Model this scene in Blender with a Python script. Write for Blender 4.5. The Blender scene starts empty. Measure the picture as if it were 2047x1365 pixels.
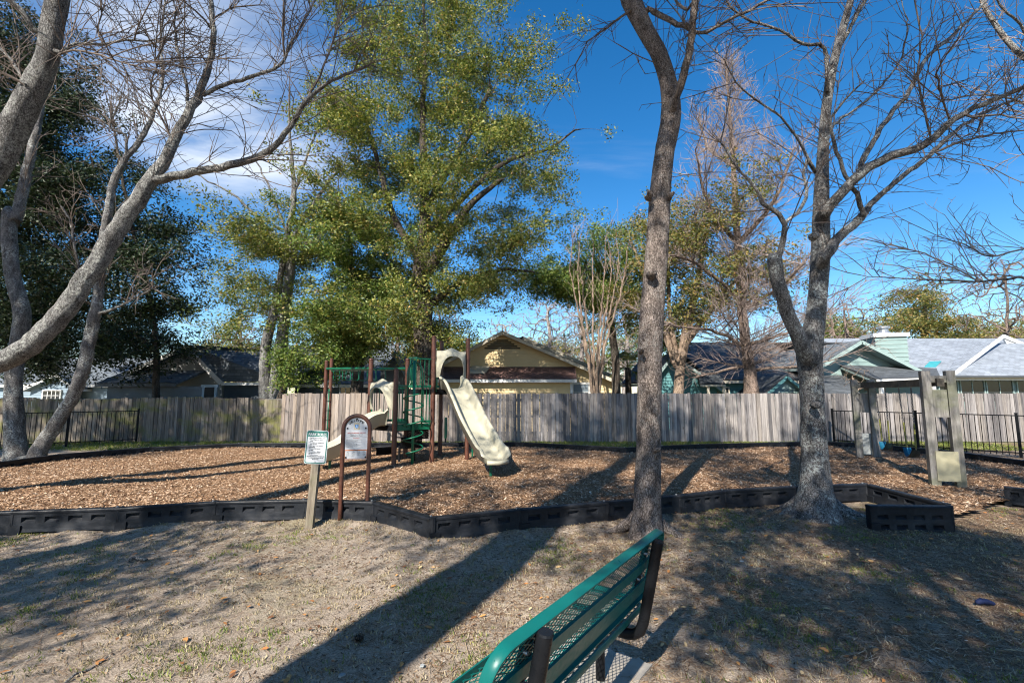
import bpy, math, random
import numpy as np
from mathutils import Vector, Matrix, noise as mnoise
LOCAL = set()

random.seed(7); rng = np.random.default_rng(7)
scene = bpy.context.scene
col = scene.collection
R = math.radians

# ------------------------------------------------------------------ camera
F_PX, CX, CY, CAM_H = 910.0, 1023.5, 682.5, 1.84
PITCH = math.atan(101.5 / F_PX)
cd = bpy.data.cameras.new('camera'); cam = bpy.data.objects.new('camera', cd); col.objects.link(cam)
cd.sensor_width = 36.0; cd.lens = 36.0 * F_PX / 2047.0
cd.clip_start = 0.05; cd.clip_end = 3000
cam.location = (0, 0, CAM_H); cam.rotation_euler = (R(90) + PITCH, 0, 0)
scene.camera = cam

# ------------------------------------------------------------------ sky and sun
SUN_EL, SUN_AZ = R(39), R(25)          # shadows fall away from the camera and to the right
world = bpy.data.worlds.new('World'); scene.world = world; world.use_nodes = True
wn, wl = world.node_tree.nodes, world.node_tree.links
wn.clear()
wout = wn.new('ShaderNodeOutputWorld'); wbg = wn.new('ShaderNodeBackground')
sky = wn.new('ShaderNodeTexSky'); sky.sky_type = 'NISHITA'; sky.sun_disc = False
sky.sun_elevation = SUN_EL; sky.sun_rotation = R(180) + SUN_AZ
sky.air_density = 1.0; sky.dust_density = 0.3; sky.ozone_density = 3.0
hs = wn.new('ShaderNodeHueSaturation'); hs.inputs['Saturation'].default_value = 1.36; hs.inputs['Value'].default_value = 1.12
hs.inputs['Hue'].default_value = 0.5
wl.new(sky.outputs['Color'], hs.inputs['Color'])
tc = wn.new('ShaderNodeTexCoord')
def wmath(op, a, b=None, c=None):
    n = wn.new('ShaderNodeMath'); n.operation = op
    for i, x in enumerate((a, b, c)):
        if x is None: continue
        if isinstance(x, (int, float)): n.inputs[i].default_value = x
        else: wl.new(x, n.inputs[i])
    return n.outputs[0]
# high thin cirrus: streaky noise on the direction projected to a flat layer
sep = wn.new('ShaderNodeSeparateXYZ'); wl.new(tc.outputs['Generated'], sep.inputs[0])
zc = wmath('MAXIMUM', sep.outputs['Z'], 0.05)
cu = wmath('DIVIDE', sep.outputs['X'], zc); cv = wmath('DIVIDE', sep.outputs['Y'], zc)
comb = wn.new('ShaderNodeCombineXYZ'); wl.new(cu, comb.inputs[0]); wl.new(cv, comb.inputs[1])
def cirrus(rot, sx, sy, off, lo, hi, det=9):
    mp = wn.new('ShaderNodeMapping'); mp.inputs['Rotation'].default_value = (0, 0, R(rot))
    mp.inputs['Scale'].default_value = (sx, sy, 1); mp.inputs['Location'].default_value = off
    wl.new(comb.outputs[0], mp.inputs['Vector'])
    nz = wn.new('ShaderNodeTexNoise'); nz.inputs['Scale'].default_value = 1.0; nz.inputs['Detail'].default_value = det
    nz.inputs['Roughness'].default_value = 0.58; nz.inputs['Distortion'].default_value = 0.35
    wl.new(mp.outputs[0], nz.inputs['Vector'])
    mr = wn.new('ShaderNodeMapRange'); mr.interpolation_type = 'SMOOTHSTEP'
    mr.inputs['From Min'].default_value = lo; mr.inputs['From Max'].default_value = hi
    wl.new(nz.outputs['Fac'], mr.inputs['Value'])
    return mr.outputs[0]
thin = cirrus(38, 0.35, 1.5, (3.1, 1.7, 0), 0.52, 0.85)
bank_n = cirrus(-32, 0.7, 1.9, (0.4, 5.2, 0), 0.30, 0.66)
# the denser bank of cirrus high over the trees on one side of the view
def wgauss(u0, v0, su, sv, rot):
    mp = wn.new('ShaderNodeMapping'); mp.vector_type = 'TEXTURE'
    mp.inputs['Location'].default_value = (u0, v0, 0); mp.inputs['Rotation'].default_value = (0, 0, R(rot)); mp.inputs['Scale'].default_value = (su, sv, 1)
    wl.new(comb.outputs[0], mp.inputs['Vector'])
    ln = wn.new('ShaderNodeVectorMath'); ln.operation = 'LENGTH'; wl.new(mp.outputs[0], ln.inputs[0])
    mr = wn.new('ShaderNodeMapRange'); mr.interpolation_type = 'SMOOTHSTEP'
    mr.inputs['From Min'].default_value = 1.25; mr.inputs['From Max'].default_value = 0.25
    wl.new(ln.outputs['Value'], mr.inputs['Value'])
    return mr.outputs[0]
bank = wmath('MULTIPLY', bank_n, wgauss(-1.10, 1.58, 0.52, 0.90, 22))
cl = wmath('MINIMUM', wmath('ADD', wmath('MULTIPLY', thin, 0.30), wmath('MULTIPLY', bank, 0.95)), 0.8)
mixc = wn.new('ShaderNodeMixRGB'); mixc.inputs['Color2'].default_value = (6.2, 6.6, 7.2, 1)
wl.new(cl, mixc.inputs['Fac']); wl.new(hs.outputs[0], mixc.inputs['Color1'])
wl.new(mixc.outputs[0], wbg.inputs['Color']); wbg.inputs['Strength'].default_value = 0.080
wl.new(wbg.outputs[0], wout.inputs[0])

sl = bpy.data.lights.new('sun', 'SUN'); sl.energy = 5.0; sl.angle = R(0.53); sl.color = (1.0, 0.93, 0.83)
sun = bpy.data.objects.new('sun', sl); col.objects.link(sun)
sdir = Vector((math.sin(SUN_AZ) * math.cos(SUN_EL), math.cos(SUN_AZ) * math.cos(SUN_EL), -math.sin(SUN_EL)))
sun.rotation_euler = sdir.to_track_quat('-Z', 'Y').to_euler(); sun.location = (-8, -12, 20)

scene.view_settings.view_transform = 'Standard'; scene.view_settings.look = 'None'
scene.view_settings.exposure = 1.14; scene.view_settings.gamma = 1.0; scene.view_settings.use_curve_mapping = False
scene.render.engine = 'CYCLES'
scene.cycles.max_bounces = 4; scene.cycles.diffuse_bounces = 2; scene.cycles.glossy_bounces = 1
scene.cycles.use_adaptive_sampling = True; scene.cycles.adaptive_threshold = 0.02
scene.cycles.transmission_bounces = 2; scene.cycles.transparent_max_bounces = 4
scene.cycles.use_denoising = True; scene.cycles.filter_width = 1.15; scene.cycles.caustics_reflective = False; scene.cycles.caustics_refractive = False

# ------------------------------------------------------------------ measuring helpers
cp, sp_ = math.cos(PITCH), math.sin(PITCH)
def ray(px, py):
    x = (px - CX) / F_PX; y = (CY - py) / F_PX
    return Vector((x, cp - y * sp_, sp_ + y * cp))
def at(px, py, Y):
    d = ray(px, py); t = Y / d.y
    return Vector((d.x * t, Y, CAM_H + d.z * t))
def gr(px, py, z=0.0):
    d = ray(px, py); t = (z - CAM_H) / d.z
    return Vector((d.x * t, d.y * t, z))

# ------------------------------------------------------------------ mesh helpers
class MB:
    def __init__(self): self.v = []; self.f = []
    def add(self, vs, fs):
        n = len(self.v); self.v += [tuple(p) for p in vs]; self.f += [tuple(i + n for i in q) for q in fs]
        return self
    def hexa(self, c):   # 8 corners: bottom ring 0-3, top ring 4-7
        return self.add(c, [(3, 2, 1, 0), (4, 5, 6, 7), (0, 1, 5, 4), (1, 2, 6, 5), (2, 3, 7, 6), (3, 0, 4, 7)])
    def box(self, c, s, rz=0.0):
        cx, cy, cz = c; hx, hy, hz = s[0] / 2, s[1] / 2, s[2] / 2
        co, si = math.cos(rz), math.sin(rz); o = []
        for z in (-hz, hz):
            for x, y in ((-hx, -hy), (hx, -hy), (hx, hy), (-hx, hy)):
                o.append((cx + x * co - y * si, cy + x * si + y * co, cz + z))
        return self.hexa(o)
    def bar(self, a, b, w, h, up=(0, 0, 1)):
        a = Vector(a); b = Vector(b); t = (b - a).normalized(); u = Vector(up)
        if abs(t.dot(u)) > 0.97: u = Vector((0, 1, 0))
        s = t.cross(u).normalized(); u = s.cross(t).normalized()
        o = []
        for p in (a, b):
            o += [p - s * w / 2 - u * h / 2, p + s * w / 2 - u * h / 2, p + s * w / 2 + u * h / 2, p - s * w / 2 + u * h / 2]
        return self.hexa(o)
    def prism(self, pts, off):   # polygon (list of Vector) extruded by vector off
        n = len(pts); off = Vector(off); b = [Vector(p) for p in pts]; t = [p + off for p in b]
        return self.add(b + t, [tuple(range(n))[::-1], tuple(range(n, 2 * n))] + [(i, (i + 1) % n, n + (i + 1) % n, n + i) for i in range(n)])
    def tube(self, path, r, sides=8, caps=True):
        path = [Vector(p) for p in path]; n = len(path)
        rr = r if isinstance(r, (list, tuple)) else [r] * n
        vs = []; fs = []; prev = None
        for i, p in enumerate(path):
            t = (path[min(i + 1, n - 1)] - path[max(i - 1, 0)]).normalized()
            if prev is None:
                a = Vector((0, 0, 1)) if abs(t.z) < 0.9 else Vector((1, 0, 0))
                u = t.cross(a).normalized()
            else:
                u = (prev - t * prev.dot(t)).normalized()
            prev = u; w = t.cross(u)
            for k in range(sides):
                an = 2 * math.pi * k / sides
                vs.append(p + (u * math.cos(an) + w * math.sin(an)) * rr[i])
        for i in range(n - 1):
            for k in range(sides):
                k2 = (k + 1) % sides
                fs.append((i * sides + k, i * sides + k2, (i + 1) * sides + k2, (i + 1) * sides + k))
        if caps:
            fs.append(tuple(range(sides))[::-1]); fs.append(tuple((n - 1) * sides + k for k in range(sides)))
        return self.add(vs, fs)
    def mesh(self, name, smooth=False):
        m = bpy.data.meshes.new(name); m.from_pydata(self.v, [], self.f)
        if smooth:
            m.polygons.foreach_set('use_smooth', [True] * len(m.polygons))
        m.update(); return m
    def build(self, name, mat, parent=None, smooth=False, loc=None, auto=None):
        m = self.mesh(name, smooth); m.materials.append(mat)
        if auto: m.set_sharp_from_angle(angle=R(auto))
        return link(name, m, parent, loc)

def link(name, data, parent=None, loc=None):
    # meshes given in world space hang under an Empty through the parent inverse; an Empty with ['local'] takes local meshes
    o = bpy.data.objects.new(name, data); col.objects.link(o)
    if parent:
        o.parent = parent
        if parent.type == 'EMPTY' and parent.name not in LOCAL:
            o.matrix_parent_inverse = (Matrix.Translation(parent.location) @ parent.rotation_euler.to_matrix().to_4x4()).inverted()
    if loc is not None: o.location = loc
    return o
def np_mesh(name, V, Fq, mat, smooth=False):
    V = np.asarray(V, dtype=np.float32); Fq = np.asarray(Fq, dtype=np.int32); k = Fq.shape[1]
    m = bpy.data.meshes.new(name)
    m.vertices.add(len(V)); m.vertices.foreach_set('co', V.ravel())
    m.loops.add(Fq.size); m.loops.foreach_set('vertex_index', Fq.ravel())
    m.polygons.add(len(Fq)); m.polygons.foreach_set('loop_start', np.arange(len(Fq), dtype=np.int32) * k)
    m.polygons.foreach_set('loop_total', np.full(len(Fq), k, dtype=np.int32))
    if smooth: m.polygons.foreach_set('use_smooth', np.ones(len(Fq), dtype=bool))
    m.update(calc_edges=True); m.materials.append(mat)
    return m
def tag(o, label=None, cat=None, group=None, kind=None):
    if label: o['label'] = label
    if cat: o['category'] = cat
    if group: o['group'] = group
    if kind: o['kind'] = kind
    return o
def empty(name, loc, label=None, cat=None, group=None, rz=0.0):
    o = bpy.data.objects.new(name, None); col.objects.link(o)
    o.location = loc; o.rotation_euler = (0, 0, rz); o.empty_display_size = 0.2
    return tag(o, label, cat, group)

# ------------------------------------------------------------------ materials
class NT:
    def __init__(self, name):
        self.m = bpy.data.materials.new(name); self.m.use_nodes = True
        self.n = self.m.node_tree.nodes; self.l = self.m.node_tree.links; self.n.clear()
        self.out = self.n.new('ShaderNodeOutputMaterial'); self.p = self.n.new('ShaderNodeBsdfPrincipled')
        self.l.new(self.p.outputs[0], self.out.inputs[0]); self.tc = self.n.new('ShaderNodeTexCoord')
    def set(self, inp, x):
        if isinstance(x, (int, float)): inp.default_value = x
        elif isinstance(x, tuple): inp.default_value = x if len(x) == 4 or inp.type == 'VECTOR' else x + (1,)
        else: self.l.new(x, inp)
    def mapping(self, src='Object', scale=(1, 1, 1), rot=(0, 0, 0)):
        mp = self.n.new('ShaderNodeMapping'); mp.inputs['Scale'].default_value = scale; mp.inputs['Rotation'].default_value = rot
        self.l.new(self.tc.outputs[src] if isinstance(src, str) else src, mp.inputs[0]); return mp.outputs[0]
    def noise(self, vec, scale, det=5, rough=0.55, dist=0.0):
        n = self.n.new('ShaderNodeTexNoise'); self.l.new(vec, n.inputs['Vector']); n.inputs['Scale'].default_value = scale
        n.inputs['Detail'].default_value = det; n.inputs['Roughness'].default_value = rough; n.inputs['Distortion'].default_value = dist
        return n.outputs['Fac']
    def voro(self, vec, scale, feature='F1', out='Distance'):
        n = self.n.new('ShaderNodeTexVoronoi'); n.feature = feature; self.l.new(vec, n.inputs['Vector']); n.inputs['Scale'].default_value = scale
        return n.outputs[out]
    def ramp(self, fac, stops, interp='LINEAR'):
        r = self.n.new('ShaderNodeValToRGB'); e = r.color_ramp.elements; r.color_ramp.interpolation = interp
        while len(e) < len(stops): e.new(0.5)
        for i, (p, c) in enumerate(stops):
            e[i].position = p; e[i].color = tuple(c) + (1,) if len(c) == 3 else c
        self.l.new(fac, r.inputs[0]); return r.outputs[0]
    def mix(self, fac, a, b, mode='MIX'):
        n = self.n.new('ShaderNodeMixRGB'); n.blend_type = mode
        self.set(n.inputs[0], fac); self.set(n.inputs[1], a); self.set(n.inputs[2], b); return n.outputs[0]
    def math(self, op, a, b=0.0):
        n = self.n.new('ShaderNodeMath'); n.operation = op; self.set(n.inputs[0], a); self.set(n.inputs[1], b); return n.outputs[0]
    def mrange(self, x, a, b, c=0.0, d=1.0):
        n = self.n.new('ShaderNodeMapRange'); self.l.new(x, n.inputs[0])
        for i, q in enumerate((a, b, c, d)): n.inputs[i + 1].default_value = q
        return n.outputs[0]
    def bump(self, h, strength=0.5, dist=0.02):
        b = self.n.new('ShaderNodeBump'); b.inputs['Strength'].default_value = strength; b.inputs['Distance'].default_value = dist
        self.l.new(h, b.inputs['Height']); self.l.new(b.outputs[0], self.p.inputs['Normal']); return b
    def objrand(self):
        return self.n.new('ShaderNodeObjectInfo').outputs['Random']
    def island(self):
        return self.n.new('ShaderNodeNewGeometry').outputs['Random Per Island']
    def fin(self, color, rough=0.7, spec=0.4, metal=0.0):
        self.set(self.p.inputs['Base Color'], color); self.set(self.p.inputs['Roughness'], rough)
        self.p.inputs['Specular IOR Level'].default_value = spec; self.p.inputs['Metallic'].default_value = metal
        return self.m

def plain(name, c, rough=0.6, spec=0.4, var=0.25, scale=6.0, bump=0.15, dirt=None, bdist=0.004, metal=0.0):
    t = NT(name); v = t.mapping()
    n = t.noise(v, scale, 6, 0.6); n2 = t.noise(v, scale * 7, 4, 0.6)
    lo = tuple(x * (1 - var) for x in c); hi = tuple(min(1, x * (1 + var)) for x in c)
    colr = t.ramp(n, [(0.3, lo), (0.7, hi)])
    if dirt:
        colr = t.mix(t.mrange(t.noise(v, scale * 0.6, 8, 0.7), 0.5, 0.72, 0, 0.7), colr, dirt)
    t.bump(n2, bump, bdist)
    rg = t.mrange(n2, 0.3, 0.7, max(0, rough - 0.1), min(1, rough + 0.1))
    return t.fin(colr, rg, spec, metal)

def bark(name, dark, light, lichen, lich_amt=0.5, scale=1.0, strength=0.9):
    t = NT(name); v0 = t.mapping('Object', (1, 1, 0.36)); v2 = t.mapping('Object')
    wn_ = t.n.new('ShaderNodeTexNoise'); t.l.new(v2, wn_.inputs['Vector']); wn_.inputs['Scale'].default_value = 9 * scale; wn_.inputs['Detail'].default_value = 4
    vm = t.n.new('ShaderNodeVectorMath'); vm.operation = 'SCALE'; vm.inputs['Scale'].default_value = 0.07 / scale; t.l.new(wn_.outputs['Color'], vm.inputs[0])
    va = t.n.new('ShaderNodeVectorMath'); va.operation = 'ADD'; t.l.new(v0, va.inputs[0]); t.l.new(vm.outputs[0], va.inputs[1]); v = va.outputs[0]
    ed = t.mrange(t.voro(v, 52 * scale, 'DISTANCE_TO_EDGE'), 0.0, 0.20); n = t.noise(v, 30 * scale, 8, 0.75); n3 = t.noise(v2, 110 * scale, 6, 0.7)
    h = t.math('ADD', t.math('MULTIPLY', ed, 0.20), t.math('ADD', t.math('MULTIPLY', n, 0.48), t.math('MULTIPLY', n3, 0.40)))
    c = t.ramp(h, [(0.36, tuple(x * 0.28 for x in dark)), (0.50, tuple(x * 0.8 for x in dark)), (0.60, tuple(lerp_(p, q, 0.55) for p, q in zip(dark, light))), (0.76, light)])
    big = t.noise(v2, 2.4, 6, 0.65); sm = t.noise(v2, 30, 6, 0.7)
    lm = t.math('MULTIPLY', t.mrange(big, 0.46, 0.58), t.mrange(sm, 0.50, 0.56))
    c = t.mix(t.math('MULTIPLY', lm, lich_amt), c, t.mix(0.5, lichen, t.ramp(n3, [(0.3, tuple(x * 0.6 for x in lichen)), (0.7, lichen)])))
    c = t.mix(t.mrange(t.noise(v2, 48, 3), 0.65, 0.70, 0, lich_amt), c, tuple(min(1, x * 1.25) for x in lichen))
    vb = t.mapping('Object', (1, 1, 0.4)); c = t.mix(1.0, c, t.ramp(t.noise(vb, 7.0 * scale, 5, 0.65), [(0.34, (0.50, 0.48, 0.47)), (0.5, (0.95, 0.94, 0.93)), (0.66, (1.35, 1.33, 1.3))]), 'MULTIPLY')
    t.bump(t.math('ADD', h, t.math('MULTIPLY', t.noise(v, 11 * scale, 5, 0.6), 0.8)), strength, 0.05)
    return t.fin(c, 0.9, 0.2)
def lerp_(a, b, t): return a + (b - a) * t

def leafmat(name, stops, rough=0.42, trans=0.22, spec=0.25):
    rough = max(rough, 0.45)
    t = NT(name); r = t.island(); c = t.ramp(r, stops)
    tr = t.n.new('ShaderNodeBsdfTranslucent'); t.l.new(t.mix(1.0, c, (1.15, 1.25, 0.5), 'MULTIPLY'), tr.inputs[0])
    t.fin(c, rough, spec)
    mx = t.n.new('ShaderNodeMixShader'); mx.inputs[0].default_value = trans
    t.l.new(t.p.outputs[0], mx.inputs[1]); t.l.new(tr.outputs[0], mx.inputs[2]); t.l.new(mx.outputs[0], t.out.inputs[0])
    return t.m

def oldwood(name, stops, moss=None, grain=(18, 18, 1.1), randamt=0.9):
    t = NT(name); v0 = t.mapping('Object', grain)
    oi = t.n.new('ShaderNodeObjectInfo')
    addv = t.n.new('ShaderNodeVectorMath'); addv.operation = 'ADD'
    sc = t.n.new('ShaderNodeVectorMath'); sc.operation = 'SCALE'; sc.inputs[0].default_value = (31.0, 17.0, 9.0)
    t.l.new(oi.outputs['Random'], sc.inputs['Scale']); t.l.new(v0, addv.inputs[0]); t.l.new(sc.outputs[0], addv.inputs[1])
    v = addv.outputs[0]
    g = t.noise(v, 3.0, 7, 0.65, 0.8); s = t.noise(v, 0.9, 4, 0.6)
    c = t.ramp(t.math('ADD', t.math('MULTIPLY', g, 0.5), t.math('MULTIPLY', s, 0.5)), stops)
    tint = t.ramp(oi.outputs['Random'], [(0.0, (0.5, 0.49, 0.5)), (0.3, (0.85, 0.83, 0.84)), (0.6, (1.0, 0.92, 0.82)), (0.8, (1.1, 1.08, 1.08)), (1.0, (1.35, 1.28, 1.2))])
    c = t.mix(randamt, c, tint, 'MULTIPLY')
    vk = t.mapping('Object', (1, 1, 0.55))
    addk = t.n.new('ShaderNodeVectorMath'); addk.operation = 'ADD'; t.l.new(vk, addk.inputs[0]); t.l.new(sc.outputs[0], addk.inputs[1])
    kn = t.voro(addk.outputs[0], 3.6)
    c = t.mix(t.mrange(kn, 0.07, 0.03, 0, 0.75), c, (0.06, 0.04, 0.03))
    if moss:
        mv = t.n.new('ShaderNodeNewGeometry').outputs['Position']
        mp = t.mapping(mv, (0.5, 0.5, 0.9))
        c = t.mix(t.mrange(t.noise(mp, 2.4, 6, 0.65), 0.47, 0.62, 0, 0.8), c, moss)
    t.bump(g, 0.5, 0.006)
    return t.fin(c, 0.85, 0.2)

M = {}
M['bark_grey'] = bark('bark_grey', (0.105, 0.102, 0.10), (0.32, 0.318, 0.312), (0.46, 0.48, 0.45), 0.75)
M['bark_brown'] = bark('bark_brown', (0.135, 0.108, 0.093), (0.37, 0.315, 0.285), (0.45, 0.44, 0.41), 0.35, 1.1)
M['bark_lichen'] = bark('bark_lichen', (0.105, 0.10, 0.098), (0.30, 0.29, 0.285), (0.48, 0.51, 0.49), 1.0, 1.1)
M['bark_dark'] = bark('bark_dark', (0.05, 0.04, 0.032), (0.14, 0.115, 0.095), (0.25, 0.26, 0.23), 0.3)
M['bark_red'] = bark('bark_red', (0.15, 0.108, 0.088), (0.34, 0.265, 0.22), (0.42, 0.36, 0.31), 0.4, 0.9)
M['bark_tan'] = bark('bark_tan', (0.24, 0.17, 0.12), (0.46, 0.36, 0.28), (0.5, 0.45, 0.4), 0.3)
M['bark_pale'] = bark('bark_pale', (0.25, 0.22, 0.20), (0.5, 0.46, 0.43), (0.55, 0.53, 0.5), 0.4)
M['twig_pale'] = plain('twig_pale', (0.27, 0.21, 0.165), 0.85, 0.2, 0.3, 3, 0)
M['twig_grey'] = plain('twig_grey', (0.13, 0.105, 0.09), 0.85, 0.2, 0.35, 3, 0)
M['leaf_oak'] = leafmat('leaf_oak', [(0.0, (0.04, 0.078, 0.02)), (0.35, (0.115, 0.15, 0.035)), (0.7, (0.225, 0.245, 0.06)), (0.93, (0.35, 0.32, 0.10)), (1.0, (0.42, 0.25, 0.085))], 0.35, 0.28)
M['leaf_bright'] = leafmat('leaf_bright', [(0.0, (0.04, 0.085, 0.02)), (0.5, (0.12, 0.185, 0.04)), (0.9, (0.24, 0.29, 0.08)), (1.0, (0.36, 0.32, 0.1))], 0.35, 0.28)
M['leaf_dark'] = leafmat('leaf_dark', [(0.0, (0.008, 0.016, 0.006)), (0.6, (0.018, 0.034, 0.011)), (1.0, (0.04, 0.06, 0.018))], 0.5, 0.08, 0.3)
M['leaf_bronze'] = leafmat('leaf_bronze', [(0.0, (0.06, 0.09, 0.025)), (0.5, (0.165, 0.175, 0.05)), (0.85, (0.31, 0.245, 0.085)), (1.0, (0.36, 0.20, 0.08))], 0.4, 0.28)
M['leaf_yellow'] = leafmat('leaf_yellow', [(0.0, (0.16, 0.12, 0.01)), (0.6, (0.42, 0.30, 0.02)), (1.0, (0.55, 0.40, 0.05))])
M['leaf_palm'] = leafmat('leaf_palm', [(0.0, (0.10, 0.12, 0.03)), (1.0, (0.24, 0.24, 0.08))])
M['picket'] = oldwood('picket', [(0.34, (0.05, 0.046, 0.045)), (0.44, (0.135, 0.128, 0.127)), (0.54, (0.245, 0.234, 0.23)), (0.68, (0.36, 0.345, 0.338))])
M['picket_warm'] = oldwood('picket_warm', [(0.34, (0.06, 0.05, 0.045)), (0.44, (0.15, 0.13, 0.118)), (0.54, (0.26, 0.23, 0.208)), (0.68, (0.37, 0.335, 0.305))])
M['picket_moss'] = oldwood('picket_moss', [(0.34, (0.04, 0.034, 0.03)), (0.45, (0.12, 0.105, 0.09)), (0.56, (0.21, 0.188, 0.163)), (0.70, (0.31, 0.285, 0.25))], (0.15, 0.15, 0.045))
M['timber'] = oldwood('timber', [(0.32, (0.05, 0.047, 0.043)), (0.45, (0.14, 0.133, 0.123)), (0.57, (0.235, 0.225, 0.21)), (0.72, (0.33, 0.32, 0.30))], (0.12, 0.125, 0.085), (12, 12, 1.2), 0.4)
M['timber_dark'] = oldwood('timber_dark', [(0.28, (0.035, 0.03, 0.025)), (0.5, (0.09, 0.08, 0.065)), (0.75, (0.19, 0.17, 0.14))], None, (3, 3, 3), 0.3)
M['sign_post'] = oldwood('sign_post', [(0.34, (0.06, 0.05, 0.038)), (0.45, (0.15, 0.128, 0.098)), (0.56, (0.24, 0.21, 0.165)), (0.72, (0.33, 0.295, 0.24))], (0.14, 0.14, 0.08), (14, 14, 1.1), 0.2)
M['black_plastic'] = plain('black_plastic', (0.011, 0.013, 0.017), 0.48, 0.22, 0.35, 5, 0.4, (0.045, 0.046, 0.05), 0.006)
M['black_metal'] = plain('black_metal', (0.008, 0.009, 0.011), 0.32, 0.14, 0.3, 8, 0.1)
M['brown_paint'] = plain('brown_paint', (0.085, 0.030, 0.018), 0.42, 0.5, 0.28, 5, 0.12, (0.14, 0.075, 0.05))
M['green_paint'] = plain('green_paint', (0.006, 0.115, 0.060), 0.32, 0.5, 0.2, 6, 0.06)
M['beige_plastic'] = plain('beige_plastic', (0.39, 0.37, 0.28), 0.38, 0.45, 0.06, 1.5, 0.03)
M['panel_plastic'] = plain('panel_plastic', (0.30, 0.28, 0.19), 0.5, 0.4, 0.1, 2.5, 0.05, (0.3, 0.27, 0.17))
M['bench_green'] = plain('bench_green', (0.005, 0.105, 0.095), 0.36, 0.25, 0.10, 4, 0.05)
M['steel'] = plain('steel', (0.45, 0.45, 0.46), 0.35, 0.5, 0.2, 10, 0.1, None, 0.003, 0.8)
M['chain'] = plain('chain', (0.16, 0.15, 0.14), 0.5, 0.5, 0.3, 10, 0.1, None, 0.003, 0.6)
M['chain_sleeve'] = plain('chain_sleeve', (0.17, 0.17, 0.03), 0.6, 0.3, 0.4, 14, 0.1)
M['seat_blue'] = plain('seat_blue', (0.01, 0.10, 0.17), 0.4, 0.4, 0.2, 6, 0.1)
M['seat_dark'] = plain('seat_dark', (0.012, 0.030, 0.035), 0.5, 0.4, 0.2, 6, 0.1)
M['sign_white'] = plain('sign_white', (0.56, 0.575, 0.60), 0.35, 0.5, 0.05, 5, 0.02)
M['sign_green'] = plain('sign_green', (0.006, 0.13, 0.105), 0.35, 0.5, 0.08, 5, 0.02)
M['ink'] = plain('ink', (0.02, 0.025, 0.03), 0.5, 0.3, 0.05, 5, 0)
M['ink_red'] = plain('ink_red', (0.48, 0.06, 0.035), 0.5, 0.3, 0.05, 5, 0)
M['ink_orange'] = plain('ink_orange', (0.55, 0.16, 0.04), 0.5, 0.3, 0.1, 5, 0)
M['ink_blue'] = plain('ink_blue', (0.01, 0.17, 0.50), 0.5, 0.3, 0.1, 9, 0)
M['ink_tan'] = plain('ink_tan', (0.48, 0.43, 0.33), 0.5, 0.3, 0.1, 5, 0)
M['ink_pale'] = plain('ink_pale', (0.55, 0.72, 0.85), 0.5, 0.3, 0.1, 9, 0)
M['concrete'] = plain('concrete', (0.30, 0.275, 0.24), 0.85, 0.25, 0.18, 9, 0.5, (0.30, 0.26, 0.2), 0.006)
M['trim_white'] = plain('trim_white', (0.62, 0.62, 0.60), 0.6, 0.3, 0.1, 4, 0.05)
M['trim_tan'] = plain('trim_tan', (0.46, 0.42, 0.34), 0.6, 0.3, 0.15, 4, 0.05)
M['trim_teal'] = plain('trim_teal', (0.25, 0.335, 0.325), 0.6, 0.3, 0.1, 4, 0.05)
M['side_yellow'] = plain('side_yellow', (0.62, 0.48, 0.265), 0.65, 0.3, 0.07, 1.5, 0.05)
M['side_teal'] = plain('side_teal', (0.085, 0.215, 0.225), 0.65, 0.3, 0.1, 1.5, 0.05)
M['side_sage'] = plain('side_sage', (0.20, 0.282, 0.275), 0.65, 0.3, 0.1, 1.5, 0.05)
M['side_blue'] = plain('side_blue', (0.22, 0.29, 0.35), 0.65, 0.3, 0.1, 1.5, 0.05)
M['side_grey'] = plain('side_grey', (0.10, 0.12, 0.14), 0.65, 0.3, 0.12, 1.5, 0.05)
M['side_pale'] = plain('side_pale', (0.28, 0.30, 0.30), 0.65, 0.3, 0.1, 1.5, 0.05)
M['dark_recess'] = plain('dark_recess', (0.03, 0.03, 0.03), 0.8, 0.2, 0.1, 3, 0)
M['blind'] = plain('blind', (0.22, 0.27, 0.31), 0.6, 0.3, 0.1, 3, 0)
M['skylight'] = plain('skylight', (0.05, 0.26, 0.28), 0.15, 0.6, 0.1, 3, 0)
t = NT('window_glass'); t.p.inputs['Base Color'].default_value = (0.02, 0.026, 0.03, 1); t.p.inputs['Roughness'].default_value = 0.06
M['glass'] = t.m

def roofmat(name, c, var=0.5):
    t = NT(name); uv = t.mapping('UV')
    b = t.n.new('ShaderNodeTexBrick'); t.l.new(uv, b.inputs['Vector'])
    b.inputs['Scale'].default_value = 1.0; b.inputs['Brick Width'].default_value = 0.30; b.inputs['Row Height'].default_value = 0.14
    b.inputs['Mortar Size'].default_value = 0.008; b.inputs['Mortar Smooth'].default_value = 0.3; b.offset = 0.37
    b.inputs['Color1'].default_value = tuple(x * (1 - var * 0.6) for x in c) + (1,); b.inputs['Color2'].default_value = tuple(x * (1 + var * 0.5) for x in c) + (1,)
    b.inputs['Mortar'].default_value = tuple(x * 0.45 for x in c) + (1,)
    n = t.noise(uv, 0.7, 6, 0.65); n2 = t.noise(uv, 40, 3)
    cc = t.mix(1.0, b.outputs['Color'], t.ramp(n, [(0.3, (0.78, 0.78, 0.78)), (0.7, (1.2, 1.18, 1.15))]), 'MULTIPLY')
    t.bump(t.math('ADD', t.math('MULTIPLY', b.outputs['Fac'], -0.7), t.math('MULTIPLY', n2, 0.5)), 0.6, 0.02)
    return t.fin(cc, 0.9, 0.25)
M['roof_grey'] = roofmat('roof_grey', (0.125, 0.145, 0.165))
M['roof_dark'] = roofmat('roof_dark', (0.085, 0.095, 0.105))
M['roof_light'] = roofmat('roof_light', (0.225, 0.255, 0.295), 0.35)
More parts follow.
